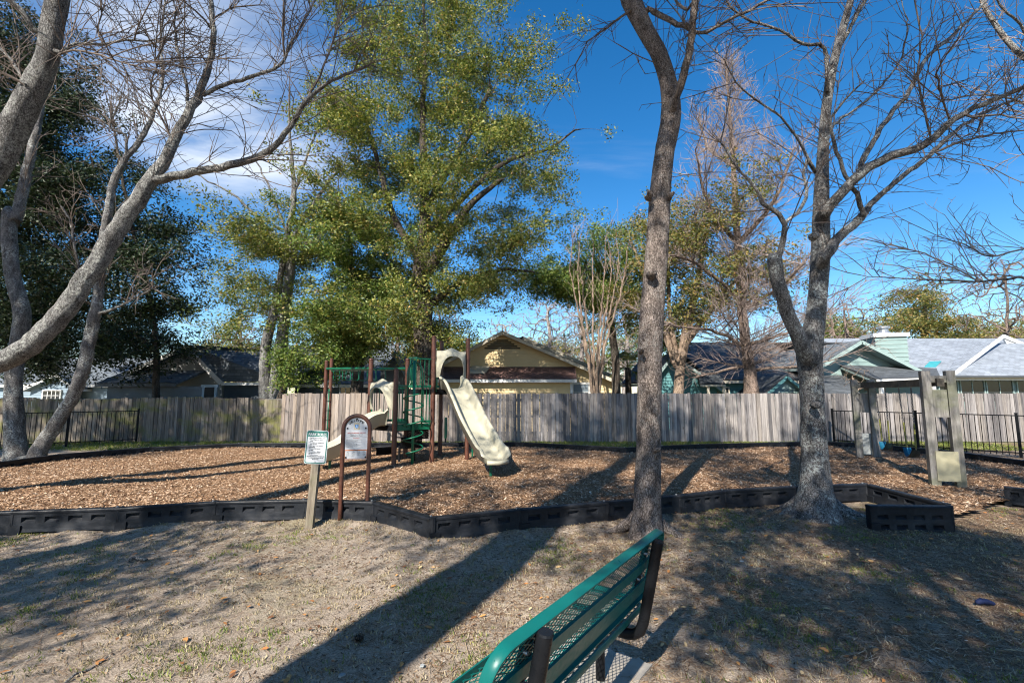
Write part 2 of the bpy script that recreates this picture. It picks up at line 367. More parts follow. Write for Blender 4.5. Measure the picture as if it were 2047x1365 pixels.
M['roof_maroon'] = roofmat('roof_maroon', (0.145, 0.085, 0.075))
M['roof_brown'] = roofmat('roof_brown', (0.20, 0.17, 0.14))

# ================================================================== the ground
def lerp(a, b, t): return a + (b - a) * t
def inpoly(X, Y, poly):
    ins = np.zeros(X.shape, bool); n = len(poly)
    for i in range(n):
        x1, y1 = poly[i]; x2, y2 = poly[(i + 1) % n]
        c = ((y1 > Y) != (y2 > Y)) & (X < (x2 - x1) * (Y - y1) / ((y2 - y1) if y2 != y1 else 1e-9) + x1)
        ins ^= c
    return ins
def fbm(x, y, s, o=3):
    return mnoise.fractal(Vector((x * s, y * s, 3.3)), 0.9, 2.1, o)

t = NT('sandy_ground'); v = t.mapping()
n1 = t.noise(v, 0.55, 6, 0.6); n2 = t.noise(v, 5, 8, 0.7); n3 = t.noise(v, 75, 6, 0.75); n4 = t.noise(v, 1.6, 7, 0.7, 0.5); n5 = t.noise(v, 22, 6, 0.75)
c = t.ramp(n2, [(0.3, (0.32, 0.25, 0.188)), (0.5, (0.49, 0.40, 0.315)), (0.72, (0.60, 0.505, 0.41))])
sx = t.n.new('ShaderNodeSeparateXYZ'); t.l.new(v, sx.inputs[0])
duff = t.math('ADD', t.mrange(sx.outputs['X'], -0.5, 5.5, -0.07, 0.14), n4)
c = t.mix(t.mrange(duff, 0.50, 0.66, 0, 0.8), c, t.ramp(n3, [(0.3, (0.10, 0.062, 0.04)), (0.7, (0.29, 0.195, 0.125))]))
c = t.mix(t.mrange(n5, 0.52, 0.66, 0, 0.6), c, t.ramp(n3, [(0.3, (0.15, 0.105, 0.07)), (0.7, (0.30, 0.225, 0.15))]))
c = t.mix(t.mrange(t.math('ADD', n1, t.math('MULTIPLY', n2, 0.35)), 0.70, 0.84, 0, 0.45), c, t.ramp(n3, [(0.3, (0.12, 0.12, 0.045)), (0.7, (0.27, 0.25, 0.11))]))
far = t.mrange(sx.outputs['Y'], 15.5, 17.0, 0, 0.75)
c = t.mix(t.math('MULTIPLY', far, t.mrange(n2, 0.42, 0.55)), c, (0.19, 0.20, 0.05))
c = t.mix(1.0, c, t.ramp(n3, [(0.34, (0.36, 0.34, 0.32)), (0.5, (0.92, 0.92, 0.92)), (0.66, (1.3, 1.3, 1.28))]), 'MULTIPLY')
t.bump(t.math('ADD', t.math('MULTIPLY', n3, 0.9), t.math('ADD', n5, t.math('MULTIPLY', n2, 0.6))), 0.95, 0.035)
M['ground'] = t.fin(c, 0.95, 0.15)

def spread(lo, hi, step, far):
    a = list(np.arange(lo, hi + 1e-6, step)); d = step
    while a[-1] < far: d *= 1.45; a.append(a[-1] + d)
    d = step
    while a[0] > -far: d *= 1.45; a.insert(0, a[0] - d)
    return np.array(a)
gx = spread(-7.5, 8.5, 0.06, 420); gy = spread(2.2, 7.6, 0.055, 420)
GX, GY = np.meshgrid(gx, gy)
near = np.clip(1 - (np.maximum(0, np.maximum(np.abs(GX) - 7.5, np.maximum(2.2 - GY, GY - 7.6))) / 2.0), 0, 1)
GZ = np.zeros_like(GX)
for i in range(GX.shape[0]):
    for j in range(GX.shape[1]):
        if near[i, j] > 0:
            x, y = GX[i, j], GY[i, j]
            GZ[i, j] = near[i, j] * (0.022 * fbm(x, y, 0.9) + 0.011 * fbm(x + 9, y, 4.5) + 0.006 * fbm(x, y + 5, 14))
# sand banked unevenly against the border and heaped round the trunk feet
FRONT = [(-190, 1031), (25, 1022), (236, 1015), (430, 1003), (610, 999), (745, 1003), (860, 1035), (1040, 1018), (1215, 1003), (1360, 990), (1450, 980), (1590, 972), (1733, 967), (1885, 1006)]
TH = 0.30
front_w = [gr(x, y, TH) for x, y in FRONT]
dist = np.full(GX.shape, 9.0)
for p_, q_ in zip(front_w[:-1], front_w[1:]):
    ex, ey = q_.x - p_.x, q_.y - p_.y; l2 = ex * ex + ey * ey
    tt = np.clip(((GX - p_.x) * ex + (GY - p_.y) * ey) / l2, 0, 1); dist = np.minimum(dist, np.hypot(GX - p_.x - tt * ex, GY - p_.y - tt * ey))
bank = np.zeros_like(GX)
for i, j in zip(*np.where((dist < 0.6) & (near > 0))):
    bank[i, j] = max(0.0, 0.028 + 0.05 * fbm(GX[i, j] + 4, GY[i, j], 1.3, 2)) * math.exp(-(dist[i, j] / 0.17) ** 2)
for (tx, ty, hh, ww) in ((gr(1291, 1066).x, 5.95, 0.05, 0.45), (gr(1633, 1032).x, 6.8, 0.07, 0.7)):
    bank += hh * np.exp(-((GX - tx) ** 2 + (GY - ty) ** 2) / ww ** 2)
GZ = GZ + bank
nx = len(gx); idx = np.arange(GX.size).reshape(GX.shape)
fq = np.stack([idx[:-1, :-1].ravel(), idx[:-1, 1:].ravel(), idx[1:, 1:].ravel(), idx[1:, :-1].ravel()], 1)
gm = np_mesh('ground', np.stack([GX.ravel(), GY.ravel(), GZ.ravel()], 1), fq, M['ground'], True)
tag(link('ground', gm), 'sandy ground with sparse grass and pine litter', None, None, 'structure')

# ------------------------------------------------------------------ wood chip bed inside the border
BACK = [(-160, 945), (0, 925), (120, 909), (300, 895), (480, 887), (760, 886), (1040, 885), (1250, 896), (1400, 889), (1640, 883), (1705, 886), (1880, 900), (2047, 922), (2190, 944)]
back_w = [gr(x, y, 0.24) for x, y in BACK]
side_w = [gr(2006, 972, TH), gr(2150, 988, TH)]
bed = [(p.x, p.y + 0.11) for p in front_w[:-2]] + [(p.x + 0.11, p.y + 0.05) for p in front_w[-2:]] + [(p.x, p.y) for p in side_w] + [(p.x, p.y) for p in back_w[::-1]]
t = NT('wood_chip_floor'); v = t.mapping()
n = t.noise(v, 45, 6, 0.7); nb = t.noise(v, 0.5, 5, 0.6); vo = t.voro(v, 30)
c = t.ramp(t.math('ADD', t.math('MULTIPLY', n, 0.6), t.math('MULTIPLY', vo, 0.5)), [(0.3, (0.10, 0.055, 0.032)), (0.5, (0.25, 0.145, 0.08)), (0.75, (0.40, 0.26, 0.15))])
c = t.mix(1.0, c, t.ramp(nb, [(0.3, (0.8, 0.78, 0.76)), (0.7, (1.15, 1.12, 1.1))]), 'MULTIPLY')
t.bump(t.math('ADD', n, vo), 1.0, 0.03)
M['chip_floor'] = t.fin(c, 0.95, 0.15)
bx = np.arange(-14, 19, 0.11); by = np.arange(5, 17.4, 0.11)
BX, BY = np.meshgrid(bx, by)
def chipz(x, y):
    # kicked-out hollows under the slide ends and the swings
    h = sum(s * math.exp(-((x - a) ** 2 + (y - q) ** 2) / w) for a, q, s, w in ((-0.2, 9.45, 0.07, 0.25), (-4.5, 10.5, 0.06, 0.2), (8.72, 10.14, 0.07, 0.16), (9.16, 11.38, 0.07, 0.16)))
    return 0.11 + 0.045 * fbm(x, y, 0.5, 3) + 0.014 * fbm(x + 3, y, 2.2, 2) - h
BZ = np.array([[chipz(x, y) + 0.012 * fbm(x, y, 5, 2) for x in bx] for y in by])
ii = np.arange(BX.size).reshape(BX.shape)
cellin = inpoly((BX[:-1, :-1] + 0.055), (BY[:-1, :-1] + 0.055), bed)
fq = np.stack([ii[:-1, :-1][cellin], ii[:-1, 1:][cellin], ii[1:, 1:][cellin], ii[1:, :-1][cellin]], 1)
used, inv = np.unique(fq, return_inverse=True)
bm_ = np_mesh('wood_chip_floor', np.stack([BX.ravel(), BY.ravel(), BZ.ravel()], 1)[used], inv.reshape(fq.shape), M['chip_floor'], True)
tag(link('wood_chip_bed', bm_), 'tan wood chip bed inside the black border', None, None, 'structure')

t = NT('wood_chip'); r = t.island()
c = t.ramp(r, [(0.0, (0.08, 0.04, 0.024)), (0.3, (0.215, 0.128, 0.076)), (0.65, (0.39, 0.252, 0.155)), (0.92, (0.54, 0.39, 0.265)), (1.0, (0.68, 0.56, 0.43))])
M['chip'] = t.fin(c, 0.85, 0.2)
def ori_quads(C, L, W, nrm_up=0.75, curl=0.0):
    n = len(C)
    ang = rng.uniform(0, 2 * np.pi, n)
    nr = rng.normal(0, 1, (n, 3)); nr[:, 2] = np.abs(nr[:, 2]); nr /= np.linalg.norm(nr, axis=1)[:, None]
    nr = nr * (1 - nrm_up) + np.array([0, 0, 1]) * nrm_up; nr /= np.linalg.norm(nr, axis=1)[:, None]
    a = np.stack([np.cos(ang), np.sin(ang), np.zeros(n)], 1)
    a = a - nr * (a * nr).sum(1)[:, None]; a /= np.linalg.norm(a, axis=1)[:, None]
    b = np.cross(nr, a)
    return a * L[:, None] / 2, b * W[:, None] / 2, nr
def quads_mesh(name, C, L, W, mat, up, diamond=False):
    a, b, nr = ori_quads(C, L, W, up)
    if diamond: V = np.stack([C - a, C + b * 1.0 - a * 0.15, C + a, C - b - a * 0.15], 1)
    else: V = np.stack([C - a - b, C + a - b * 0.6, C + a + b * 0.6, C - a + b], 1)
    return np_mesh(name, V.reshape(-1, 3), np.arange(4 * len(C)).reshape(-1, 4), mat)
NC = 190000
cx_ = rng.uniform(-13, 18, NC * 2); cy_ = 5.2 + 12 * rng.uniform(0, 1, NC * 2) ** 1.5
ok = inpoly(cx_, cy_, bed); cx_, cy_ = cx_[ok], cy_[ok]
cz_ = np.array([chipz(x, y) for x, y in zip(cx_, cy_)]) + rng.uniform(0.0, 0.025, len(cx_))
chips = quads_mesh('wood_chips', np.stack([cx_, cy_, cz_], 1), 0.018 + 0.055 * rng.uniform(0, 1, len(cx_)) ** 1.8, rng.uniform(0.007, 0.024, len(cx_)), M['chip'], 0.62)
tag(link('wood_chips', chips), 'loose tan wood chips covering the playground bed', 'wood chips', None, 'stuff')

# ================================================================== black plastic border timbers
def timber_mesh(name, H=TH, rows=1):
    m = MB(); th = 0.085
    xs = [0.0, 0.03, 0.085, 0.22, 0.305, 0.44, 0.525, 0.66, 0.745, 0.88, 0.965, 1.0]
    pock = {2, 4, 6, 8}
    if rows == 1: zs = [0.0, 0.035, 0.075, 0.148, 0.222, H - 0.035]; prow = {3}; slot = {0}
    else: zs = [0.0, 0.04, 0.10, 0.165, 0.225, H - 0.035]; prow = {1, 3}; slot = set()
    for i in range(len(xs) - 1):
        for j in range(len(zs) - 1):
            x0, x1, z0, z1 = xs[i], xs[i + 1], zs[j], zs[j + 1]
            yo = -0.022 if j == 0 else (-0.010 if j == 1 else 0.0)
            yt = -0.022 if j == 0 else (0.0 if j >= 1 else 0)
            yb = {0: -0.016, 1: -0.013}.get(j, 0.0); yt = {0: -0.013, 1: -0.006}.get(j, 0.0)
            if j == 2: yb = -0.006
            A, B, Cc, D = (x0, yb, z0), (x1, yb, z0), (x1, yt, z1), (x0, yt, z1)
            if j in prow and i in pock:
                d = 0.045; e = 0.018
                a, b, c2, d2 = (x0 + e, d, z0 + 0.036), (x1 - e, d, z0 + 0.036), (x1 - e, d, z1 - 0.004), (x0 + e, d, z1 - 0.004)
                m.add([A, B, Cc, D, a, b, c2, d2], [(4, 5, 6, 7), (0, 1, 5, 4), (1, 2, 6, 5), (2, 3, 7, 6), (3, 0, 4, 7)])
            elif j in slot and i in {2, 3, 4, 6, 7, 8}:
                d = 0.03
                m.add([A, B, Cc, D, (x0, d, z0), (x1, d, z0), (x1, d, z1 - 0.008), (x0, d, z1 - 0.008)], [(4, 5, 6, 7), (2, 3, 7, 6)])
            else:
                m.add([A, B, Cc, D], [(0, 1, 2, 3)])
    # rounded top lip
    prof = [(-0.012, H - 0.035), (-0.014, H - 0.012), (-0.006, H), (th - 0.004, H), (th + 0.008, H - 0.012), (th + 0.006, H - 0.035)]
    m.prism([Vector((0, y, z)) for y, z in prof], (1, 0, 0))
    m.add([(0, th, 0), (1, th, 0), (1, th, H - 0.035), (0, th, H - 0.035)], [(3, 2, 1, 0)])
    m.add([(0, -0.02, 0), (0, th, 0), (0, th, H - 0.035), (0, 0, H - 0.035)], [(0, 1, 2, 3)])
    m.add([(1, -0.02, 0), (1, th, 0), (1, th, H - 0.035), (1, 0, H - 0.035)], [(3, 2, 1, 0)])
    # joint knuckle
    k = 10
    ring = [Vector((1.0 + 0.034 * math.cos(a), th / 2 + 0.052 * math.sin(a), 0)) for a in [2 * math.pi * q / k for q in range(k)]]
    m.prism(ring, (0, 0, H + 0.006))
    # foot block that laps over the neighbour
    m.box((0.045, -0.012, 0.06), (0.11, 0.03, 0.12))
    me = m.mesh(name); me.materials.append(M['black_plastic']); return me
tm1 = timber_mesh('border_timber'); tm2 = timber_mesh('border_timber_double', 0.34, 2)
pin_m = MB().tube([(0, 0, 0), (0, 0, 0.016)], 0.014, 8).mesh('stake_cap'); pin_m.materials.append(M['steel'])
def timber(p0, p1, label, group, me=tm1, dz=0.0, pin=True):
    d = p1 - p0; L = math.hypot(d.x, d.y)
    o = link('border_timber', me); o.location = (p0.x, p0.y, dz); o.rotation_euler = (R(random.uniform(-1.5, 1.5)), 0, math.atan2(d.y, d.x)); o.scale = (L, 1, 1)
    tag(o, label, 'border timber', group)
    if pin:
        c = link('stake_cap', pin_m, o); c.location = (0.97, 0.04, TH + 0.002); c.scale = (1 / L, 1, 1)
    return o
FL = ['black border timber cut by the picture edge on sand, leftmost of the front row', 'black border timber at far left, second of the front row, on lit sand',
      'black border timber between the second and fourth of the front row, with pocketed face', 'black border timber just before the rules sign post',
      'black border timber behind the rules sign post and arched sign legs', 'black border timber slanting from the arched sign towards the bench',
      'black border timber right of the sharp corner, its pockets in sun', 'black border timber second to the right of the sharp corner',
      'black border timber passing behind the straight foreground trunk', 'short black border timber just right of the straight foreground trunk',
      'black border timber between the two foreground trunks, in shade', 'black border timber directly behind the flared trunk', 'black border timber running towards the camera right of the flared trunk']
for i in range(len(FRONT) - 1):
    timber(front_w[i], front_w[i + 1], FL[i], 'front row of playground border')
timber(gr(1738, 1010, 0.34), gr(1888, 1008, 0.34) + Vector((0, -0.10, 0)), 'loose black border timber with two rows of pockets on open ground', 'front row of playground border', tm2, 0.0, False)
timber(side_w[0], side_w[1], 'lone black border timber at the right picture edge', 'front row of playground border')
ORD = ['first', 'second', 'third', 'fourth', 'fifth', 'sixth', 'seventh', 'eighth', 'ninth', 'tenth', 'eleventh', 'twelfth', 'thirteenth', 'fourteenth', 'fifteenth', 'sixteenth', 'seventeenth', 'eighteenth', 'nineteenth', 'twentieth']
def ordn(i):
    return ORD[i] if i < 20 else ('twenty-' + ORD[i - 20] if i < 29 else ('thirtieth' if i == 29 else 'thirty-' + ORD[i - 30]))
pts = [back_w[0]]
for a, b in zip(back_w[:-1], back_w[1:]):
    L = (b - a).length; k = max(1, round(L / 1.25))
    pts += [a + (b - a) * (q / k) for q in range(1, k + 1)]
for i, (a, b) in enumerate(zip(pts[:-1], pts[1:])):
    timber(a, b, '%s black border timber from the left in the back row by the wooden fence' % ordn(i), 'back row of playground border', dz=-0.04)

# ================================================================== wooden privacy fence
FY = 17.2
def fence(x0, x1, ztop, mats, label, w=0.142, wob=0.02, dz=0.0):
    root = empty('wooden_fence', ((x0 + x1) / 2, FY, 0), label, 'fence')
    var = []
    for k in range(4):
        m = MB(); ww = w - 0.006
        prof = [Vector((-ww / 2, 0, 0)), Vector((ww / 2, 0, 0)), Vector((ww / 2, 0, 0.985 + 0.01 * (k == 1))), Vector((ww / 2 - 0.012, 0, 1.0)), Vector((-ww / 2 + 0.01 * (k % 2), 0, 1.0)), Vector((-ww / 2, 0, 0.99 - 0.012 * (k == 2)))]
        m.prism(prof, (0, 0.018, 0)); var.append(m.mesh('picket'))
    n = int(round((x1 - x0) / w)); h = ztop
    for i in range(n):
        x = x0 + (i + 0.5) * w
        mt = mats(x) if callable(mats) else mats
        me = var[(i * 7 + int(3 * math.sin(i))) % 4]; key = me.name + mt.name
        if key not in PICK:
            q = me.copy(); q.name = 'picket'; q.materials.clear(); q.materials.append(mt); PICK[key] = q
        o = link('picket', PICK[key], root)
        o.location = (x, FY - 0.018 + random.uniform(-0.006, 0.006), 0.02)
        o.rotation_euler = (0, R(random.gauss(0, 0.35)), R(random.gauss(0, 1.2)))
        o.scale = (1, 1, h + dz * math.sin(x * 0.9) + random.uniform(-wob, wob) - 0.02)
    for z in (0.35, 0.95, 1.55):
        if z < ztop: MB().box(((x0 + x1) / 2, FY + 0.04, z), (x1 - x0, 0.038, 0.088)).build('rail', M['timber'], root)
    x = x0 + 0.3
    while x < x1:
        MB().box((x, FY + 0.105, ztop / 2 - 0.02), (0.09, 0.09, ztop - 0.04)).build('post', M['timber'], root); x += 2.44
    return root
PICK = {}
fence(-20.6, -8.62, 1.62, M['picket_moss'], 'older mossy wooden picket fence behind the leaning trunks', 0.145, 0.035, 0.03)
fence(-8.62, 20.8, 1.80, lambda x: M['picket_warm'] if (x < -1.2 or 3.2 < x < 4.6 and random.random() < .5) else M['picket'], 'newer grey wooden privacy fence behind slides and swings', 0.142, 0.018)

# black railing fences
def railing(p0, p1, z1, label, posts, sp=0.125):
    root = empty('metal_railing', (p0 + p1) / 2, label, 'railing')
    d = p1 - p0; L = d.length; t = d / L
    bm = MB().box((0, 0, 0.5), (0.018, 0.018, 1.0)).mesh('bar'); bm.materials.append(M['black_metal'])
    n = int(L / sp)
    for i in range(1, n):
        o = link('bar', bm, root); q = p0 + t * (i * sp); o.location = (q.x, q.y, 0.06); o.scale = (1, 1, z1 - 0.08); o.rotation_euler = (0, 0, math.atan2(d.y, d.x))
    for z in (0.14, z1 - 0.02):
        MB().bar(p0 + Vector((0, 0, z)), p1 + Vector((0, 0, z)), 0.03, 0.03).build('rail', M['black_metal'], root)
    for s in posts:
        q = p0 + d * s
        m = MB().box((q.x, q.y, z1 / 2 + 0.01), (0.062, 0.062, z1 + 0.06), math.atan2(d.y, d.x))
        m.box((q.x, q.y, z1 + 0.05), (0.075, 0.075, 0.02), math.atan2(d.y, d.x))
        m.build('post', M['black_metal'], root)
    return root
a = Vector((11.55, 16.6, 0)); b = Vector((15.9, 11.2, 0))
railing(a, b, 1.20, 'black metal railing beside the wooden swing set', (0, 0.33, 0.645, 0.97))
a = Vector((-13.75, 16.95, 0)); b = Vector((-18.6, 13.2, 0))
railing(a, b, 1.18, 'black metal railing in front of the mossy fence', (0, 0.30, 0.62, 0.95))

# ================================================================== lettering helper
def text_geo(s, size, res=2):
    cu = bpy.data.curves.new('t', 'FONT'); cu.body = s; cu.size = size; cu.resolution_u = res; cu.align_x = 'CENTER'; cu.fill_mode = 'FRONT'
    o = bpy.data.objects.new('t', cu); col.objects.link(o)
    dg = bpy.context.evaluated_depsgraph_get(); dg.update(); me = o.evaluated_get(dg).to_mesh()
    vs = [v.co.copy() for v in me.vertices]; fs = [tuple(p.vertices) for p in me.polygons]
    o.evaluated_get(dg).to_mesh_clear(); bpy.data.objects.remove(o); bpy.data.curves.remove(cu)
    return vs, fs
def put_text(m, s, size, x, z, y, align='C', sx=1.0, rot=0.0, bold=0.0):
    vs, fs = text_geo(s, size)
    if not vs: return
    xs = [v.x for v in vs]; off = {'C': 0.0, 'L': -min(xs), 'R': -max(xs)}[align]
    co, si = math.cos(rot), math.sin(rot)
    for k, dx in enumerate((0, bold) if bold else (0,)):
        m.add([(x + ((v.x + off) * sx + dx) * co - v.y * si, y - 0.0002 * k, z + ((v.x + off) * sx + dx) * si + v.y * co) for v in vs], fs)
def rrect(w, h, r, n=5):
    o = []
    for cx, cz, a0 in ((w / 2 - r, h / 2 - r, 0), (-w / 2 + r, h / 2 - r, 90), (-w / 2 + r, -h / 2 + r, 180), (w / 2 - r, -h / 2 + r, 270)):
        for k in range(n + 1):
            a = R(a0 + 90 * k / n); o.append((cx + r * math.cos(a), cz + r * math.sin(a)))
    return o

# ------------------------------------------------------------------ rules sign
b0 = gr(616, 1057)
rs = empty('rules_sign', b0, 'white and green park rules sign on a wooden post', 'sign'); LOCAL.add(rs.name)
rs.rotation_euler = (R(-2), R(2.4), R(4))
m = MB(); m.box((0, 0.05, 0.45), (0.098, 0.09, 1.5)); m.build('post', M['sign_post'], rs)
pw, ph, pz = 0.300, 0.455, 1.085
pan = MB().prism([Vector((x, -0.001, z + pz)) for x, z in rrect(pw, ph, 0.03)], (0, 0.004, 0)).build('panel', M['sign_white'], rs)
m = MB(); o_ = rrect(pw - 0.016, ph - 0.016, 0.026); i_ = rrect(pw - 0.042, ph - 0.042, 0.018); n = len(o_)
m.add([(x, -0.003, z + pz) for x, z in o_] + [(x, -0.003, z + pz) for x, z in i_], [(k, (k + 1) % n, n + (k + 1) % n, n + k) for k in range(n)])
m.add([(-pw / 2 + 0.02, -0.0026, pz + 0.205), (pw / 2 - 0.02, -0.0026, pz + 0.205), (pw / 2 - 0.02, -0.0026, pz + 0.142), (-pw / 2 + 0.02, -0.0026, pz + 0.142)], [(3, 2, 1, 0)])
m.build('border_band', M['sign_green'], rs)
m = MB(); put_text(m, 'PARK RULES', 0.056, 0, pz + 0.153, -0.004, 'C', 0.80, 0, 0.003); m.build('heading', M['sign_white'], rs)
m = MB(); z = pz + 0.117
for ln in ['\u2022 Park for use by residents only', '\u2022 Pick up playground litter or', '   waste', '\u2022 Use playground equipment at', '   your own risk', '\u2022 Adult supervision required', '\u2022 No littering',
           '\u2022 No motorized vehicles', '\u2022 No fires', '\u2022 No profanity or fighting', '\u2022 No alcoholic beverages', '\u2022 No glass containers']:
    put_text(m, ln.strip(), 0.0205, -0.105 if ln[0] != ' ' else -0.092, z, -0.0032, 'L', 0.80, 0, 0.0008); z -= 0.0205
z -= 0.002
for ln in ['ANYONE DAMAGING PROPERTY OR', 'VIOLATING PARK RULES WILL BE', 'PROSECUTED']:
    put_text(m, ln, 0.0195, 0, z, -0.0032, 'C', 0.74, 0, 0.0008); z -= 0.0205
m.build('lettering', M['ink'], rs)
for zz in (pz + 0.193, pz - 0.195):
    MB().tube([(0, -0.009, zz), (0, 0.0, zz)], 0.006, 8).build('bolt', M['steel'], rs)

# ------------------------------------------------------------------ welcome sign
wl_, wr_ = gr(679, 1046), gr(733, 1043)
wc = (wl_ + wr_) / 2; hw = (wr_ - wl_).length / 2
ws = empty('welcome_sign', wc, 'arched brown tube sign reading WELCOME on white panel', 'sign'); LOCAL.add(ws.name)
ws.rotation_euler = (0, 0, math.atan2(wr_.y - wl_.y, wr_.x - wl_.x))
ztop = 1.50; path = [(-hw, 0, -0.3), (-hw, 0, 0.2), (-hw, 0, ztop - hw)] + [(-hw * math.cos(R(q)), 0, ztop - hw + hw * math.sin(R(q))) for q in range(12, 180, 12)] + [(hw, 0, ztop - hw), (hw, 0, 0.2), (hw, 0, -0.3)]
MB().tube(path, 0.030, 12).build('tube_frame', M['brown_paint'], ws, True)
ri = hw - 0.026; zb = 0.88; zc_ = ztop - hw
pl = [Vector((-ri, -0.004, zb)), Vector((ri, -0.004, zb))] + [Vector((ri * math.cos(R(q)), -0.004, zc_ + ri * math.sin(R(q)))) for q in range(0, 181, 10)]
MB().prism(pl, (0, 0.008, 0)).build('panel', M['sign_white'], ws)
m = MB(); word = 'WELCOME'
for k, ch in enumerate(word):
    a = R(134 - 88 * k / 6.0); rr = 0.112
    put_text(m, ch, 0.050, rr * math.cos(a), zc_ - 0.012 + rr * math.sin(a), -0.0075, 'C', 1.0, a - R(90), 0.003)
m.build('heading', M['ink'], ws)
def rect(m, x0, x1, z0, z1, y): m.add([(x0, y, z0), (x1, y, z0), (x1, y, z1), (x0, y, z1)], [(0, 1, 2, 3)])
em = MB(); rect(em, -0.04, 0.04, zc_ - 0.015, zc_ + 0.085, -0.0075); emb = em.build('emblem', M['ink_tan'], ws)
em = MB(); em.add([(x, -0.0085, zc_ + 0.035 + z) for x, z in rrect(0.046, 0.046, 0.010)], [tuple(range(24))])
em.add([(-0.012, -0.0085, zc_ + 0.012), (0.012, -0.0085, zc_ + 0.012), (0, -0.0085, zc_ + 0.002)], [(0, 2, 1)]); em.build('emblem_field', M['ink_blue'], emb).matrix_parent_inverse = Matrix()
em = MB(); em.add([(0.010 * math.cos(R(q)), -0.0093, zc_ + 0.042 + 0.010 * math.sin(R(q))) for q in range(0, 360, 45)], [tuple(range(8))]); rect(em, -0.016, 0.016, zc_ + 0.02, zc_ + 0.026, -0.0093); em.build('emblem_mark', M['ink_pale'], emb)
m = MB(); put_text(m, 'SAFETY GUIDELINES FOR PLAY', 0.020, 0, zc_ - 0.068, -0.0075, 'C', 0.92, 0, 0.001); put_text(m, 'PLAY SAFELY', 0.017, 0, zc_ - 0.143, -0.0075, 'C', 0.9, 0, 0.001); m.build('red_lettering', M['ink_red'], ws)
m = MB(); z = zc_ - 0.088
for ln in ['This play area is designed for', 'children aged 2 to 12 years']:
    put_text(m, ln, 0.0165, 0, z, -0.0075, 'C', 0.92, 0, 0.0008); z -= 0.018
rect(m, -ri + 0.012, ri - 0.012, zc_ - 0.1225, zc_ - 0.1212, -0.0075)
z = zc_ - 0.162
for ln in ['Adult supervision is recommended at all times', 'Do not use equipment when wet', 'Remove scarves and loose strings before play', 'No pushing or shoving', 'Slide feet first and one at a time', 'Do not climb on outside of rails or tubes', 'Report any damage to the owner', 'Keep this area clean']:
    put_text(m, ln, 0.0125, -ri + 0.018, z, -0.0075, 'L', 0.95, 0, 0); z -= 0.0148
m.build('lettering', M['ink'], ws)
m = MB(); zo = zb + 0.125
rect(m, -ri + 0.006, ri - 0.006, zo, zo + 0.013, -0.0075); rect(m, -ri + 0.006, ri - 0.006, zb + 0.008, zb + 0.013, -0.0075)
rect(m, -ri + 0.006, -ri + 0.010, zb + 0.013, zo, -0.0075); rect(m, ri - 0.010, ri - 0.006, zb + 0.013, zo, -0.0075); m.build('warning_box', M['ink_orange'], ws)
m = MB(); put_text(m, 'WARNING', 0.012, 0, zo + 0.002, -0.0085, 'C', 1, 0, 0.0006)
for k in range(4):
    xx = lerp(-ri + 0.045, ri - 0.045, k / 3)
    for q in range(6 if k in (0, 1) else 5): put_text(m, ['Check for', 'surfaces', 'hot metal', 'and keep', 'all clothing', 'clear'][(q + k) % 6], 0.0125, xx, zo - 0.018 - q * 0.0132, -0.0075, 'C', 0.8)
m.build('warning_lettering', M['ink'], ws)
for x, zz in ((0, ztop - 0.048), (-ri + 0.03, zc_ + 0.005), (ri - 0.03, zc_ + 0.005), (-ri + 0.022, zb + 0.03), (ri - 0.022, zb + 0.03)):
    MB().tube([(x, -0.012, zz), (x, -0.003, zz)], 0.0125, 8).build('bolt', M['black_metal'], ws)

